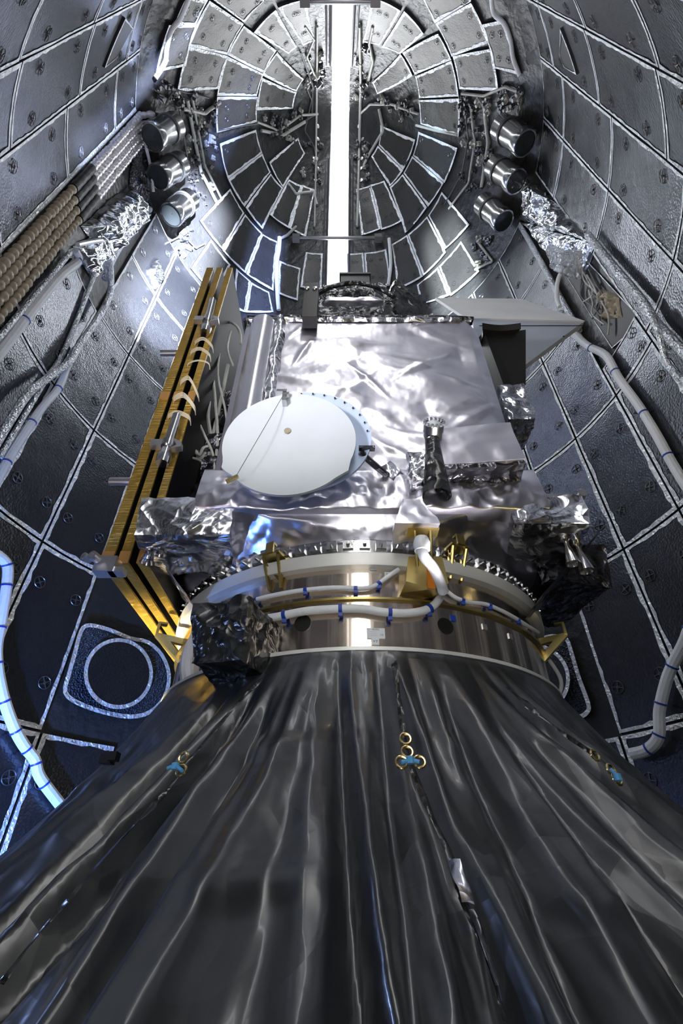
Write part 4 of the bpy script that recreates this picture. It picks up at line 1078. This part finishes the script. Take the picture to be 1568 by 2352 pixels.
# black horn on the right with flared rim
hb = at(1148, 850, -.50); ht = at(1146, 800, -.50)
def horn_side(b):
    def f(u, v):
        a = u * 4; i = int(a) % 4; t = a - int(a)
        s_ = .060 + .065 * v; cs = [(-1, -1), (1, -1), (1, 1), (-1, 1)]
        x = cs[i][0] * (1 - t) + cs[(i + 1) % 4][0] * t; y = cs[i][1] * (1 - t) + cs[(i + 1) % 4][1] * t
        bow = 1 - .10 * (1 - (2 * t - 1) ** 2) * v
        base = hb + (ht - hb) * v
        return (base.x + .02 * (1 - v) + x * s_ * bow, base.y + y * s_ * bow, hb.z - .22 + (ht.z - hb.z + .22) * v)
    b.grid(f, 40, 8, closed=True)
horn2 = one('square_horn', M['black'], horn_side, parent=sat, angle=30); tag(horn2, 'black square horn with flared rim')
def rim(b):
    pts = []; c_ = at(1141, 764, -.60)
    for i in range(40):
        a = i / 40 * 4; j = int(a); t = a - j; cs = [(-1, -1), (1, -1), (1, 1), (-1, 1)]
        x = cs[j][0] * (1 - t) + cs[(j + 1) % 4][0] * t; y = cs[j][1] * (1 - t) + cs[(j + 1) % 4][1] * t
        bow = 1 - .20 * (1 - (2 * t - 1) ** 2); pts.append(c_ + Matrix.Rotation(R_(20), 3, 'X') @ Vector((x * .112 * bow, y * .085 * bow, 0)))
    b.prism(pts, Vector((0, .02, -.03)))
one('horn_rim', M['black'], rim, parent=horn2, smooth=False)
# white wedge shade on the right; front darker, top lighter for how light falls
wedge = one('wedge_shade', M['white2'], lambda b: (
    b.prism([at(1085, 733, -.30), at(1342, 737, -.30), at(1165, 868, -.30), at(1100, 900, -.30)], (0, .05, 0)),), parent=sat, smooth=False)
tag(wedge, 'grey white wedge shade')
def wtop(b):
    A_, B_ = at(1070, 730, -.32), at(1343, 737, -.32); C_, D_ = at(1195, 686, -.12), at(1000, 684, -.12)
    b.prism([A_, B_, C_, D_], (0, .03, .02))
tag(one('wedge_top', M['white_lit'], wtop, parent=wedge, smooth=False), 'white upper face, painted brighter for light from above')
one('wedge_line', M['ink'], lambda b: b.box((at(1100, 747, -.305) + at(1338, 749, -.305)) / 2, ((at(1100, 747, -.305) - at(1338, 749, -.305)).length, .003, .006)), parent=wedge)
for x, y in ((1294, 773), (1186, 846)): one('rivet', M['ink'], lambda b: b.lathe([(0, .006), (.004, .006), (.004, .001)], at(x, y, -.302), (0, -1, 0), 8), parent=wedge)

# solar wing: three folded panels
wing = one('solar_wing_root', M['fast'], lambda b: (b.box((-.60, -.1, 3.0), (.20, .06, .06)), b.box((-.60, -.1, 4.0), (.20, .06, .06))), parent=sat)
SLABS = [(-.834, -.792), (-.771, -.735), (-.703, -.671)]
ZB, ZT, YF, YB = 2.50, 4.69, -.75, .75
for i, (xa, xb) in enumerate(SLABS):
    xm = (xa + xb) / 2; wx = xb - xa
    pn = one('solar_panel', M['cells'], lambda b: b.box((xm, (YF + YB) / 2, (ZB + ZT) / 2), (wx * .96, YB - YF - .006, ZT - ZB - .006)), parent=sat)
    tag(pn, ['outermost folded solar panel', 'middle folded solar panel', 'innermost folded solar panel'][i])
    one('edge_strip', M['kapton'], lambda b: (b.box((xm, YF, (ZB + ZT) / 2), (wx, .008, ZT - ZB)), b.box((xm, (YF + YB) / 2, ZB), (wx, YB - YF, .008))), parent=pn)
    for zz in (2.52, 3.42): one('tape_patch', M['kapton_tape'], lambda b: (b.box((xm, YF - .005, zz), (wx * 1.06, .005, .05))), parent=pn)
    one('tape_patch', M['kapton_tape'], lambda b: b.box((xm, .35, ZB - .005), (wx * 1.06, .035, .004)), parent=pn)
for px, py, r_, L in ((255, 1106, .017, .085), (376, 811, .017, .085)):
    p = at(px + 44, py, YF + .04)
    one('stub_pin', M['alu'], lambda b: b.lathe([(0, r_), (L + .05, r_), (L + .05, r_ * .6)], (SLABS[0][0] + .03, p.y, p.z), (-1, 0, 0), 16), parent=sat)
hbk = at(240, 1302, YF - .03)
one('hinge_block', M['alu'], lambda b: (b.box(hbk + Vector((.01, 0, 0)), (.07, .05, .06)), b.lathe([(0, .016), (.03, .016), (.03, .008)], hbk + Vector((-.015, -.03, .012)), (-.3, -1, 0), 14), b.lathe([(0, .014), (.03, .014), (.03, .007)], hbk + Vector((-.045, -.02, .015)), (-.5, -1, 0), 14), b.box(hbk + Vector((.05, .0, -.02)), (.05, .04, .02))), parent=sat)
# hold-down tubes
def holddown(tx, ty, bx, by, lab):
    a = at(tx, ty, YF - .035); b_ = at(bx, by, YF - .035); ax = (b_ - a).normalized(); L = (b_ - a).length
    hd = one('hold_down', M['steel'], lambda b: b.lathe([(0, .014), (0, .021), (L * .55, .021), (L * .56, .027), (L * .68, .027), (L * .70, .020), (L * .82, .024), (L * .86, .030), (L, .026), (L, .004)], a, ax, 20), parent=sat); tag(hd, lab)
    c_ = a + ax * L * .62
    one('ear', M['alu'], lambda b: (b.box(c_ + Vector((-.045, 0, 0)), (.05, .03, .035)), b.prism([c_ + Vector((.02, -.02, .02)), c_ + Vector((.06, -.02, .0)), c_ + Vector((.065, -.02, -.03)), c_ + Vector((.02, -.02, -.04)), c_ + Vector((.045, -.02, -.02))], (0, .03, 0))), parent=hd, smooth=False)
holddown(407, 955, 372, 1065, 'lower hold-down tube'); holddown(488, 690, 470, 765, 'upper hold-down tube')
for i, (xa, ya, xb, yb, n) in enumerate(((385, 955, 436, 960, 5), (398, 915, 447, 935, 6), (414, 876, 455, 905, 5), (430, 835, 480, 835, 2), (437, 808, 482, 815, 4), (447, 785, 488, 795, 4))):
    for j in range(n):
        o_ = (j - n / 2) * 2.2
        pts = [at(xa, ya + 8 + o_, YF), at(xa + 4, ya + o_, YF - .03), at((xa + xb) / 2, min(ya, yb) - 6 + o_, YF - .045), at(xb - 2, yb + o_, YF - .03), at(xb + 2, yb + 14 + o_, YF)]
        one('lacing_loop', M['cord'], lambda b: b.tube(pts, .0016, 5), parent=wing)
# wiring between the wing and the bus
WB = [[(508, 780), (500, 860), (520, 960), (510, 1050)], [(480, 760), (490, 880), (500, 1000), (490, 1090)], [(523, 838), (505, 930), (485, 1020), (470, 1110)], [(452, 960), (470, 1000), (488, 1040), (492, 1080)], [(440, 980), (446, 1030), (458, 1045), (466, 1030), (478, 1025)], [(446, 1000), (452, 1045), (462, 1052), (474, 1035)],
      [(443, 1052), (462, 1060), (475, 1085)], [(505, 750), (530, 740), (550, 760), (552, 790)], [(470, 850), (480, 900), (478, 960), (486, 1010)], [(530, 760), (522, 800), (535, 840)]]
for i, px in enumerate(WB):
    o = one('wiring', M['wire'], lambda b: b.tube([at(x, y, -.60 + .02 * (i % 3)) for x, y in px], .006 + .002 * (i % 3), 7), parent=wing)
for i in range(6):
    one('side_unit', M['foil_dark'], crumple_box((-.585, -.60 + .02 * i, 2.75 + .18 * i), (.10, .10, .11), Matrix.Rotation(i, 3, 'Z'), .02, 9, 8, 1, seed=i), parent=wing, angle=None)
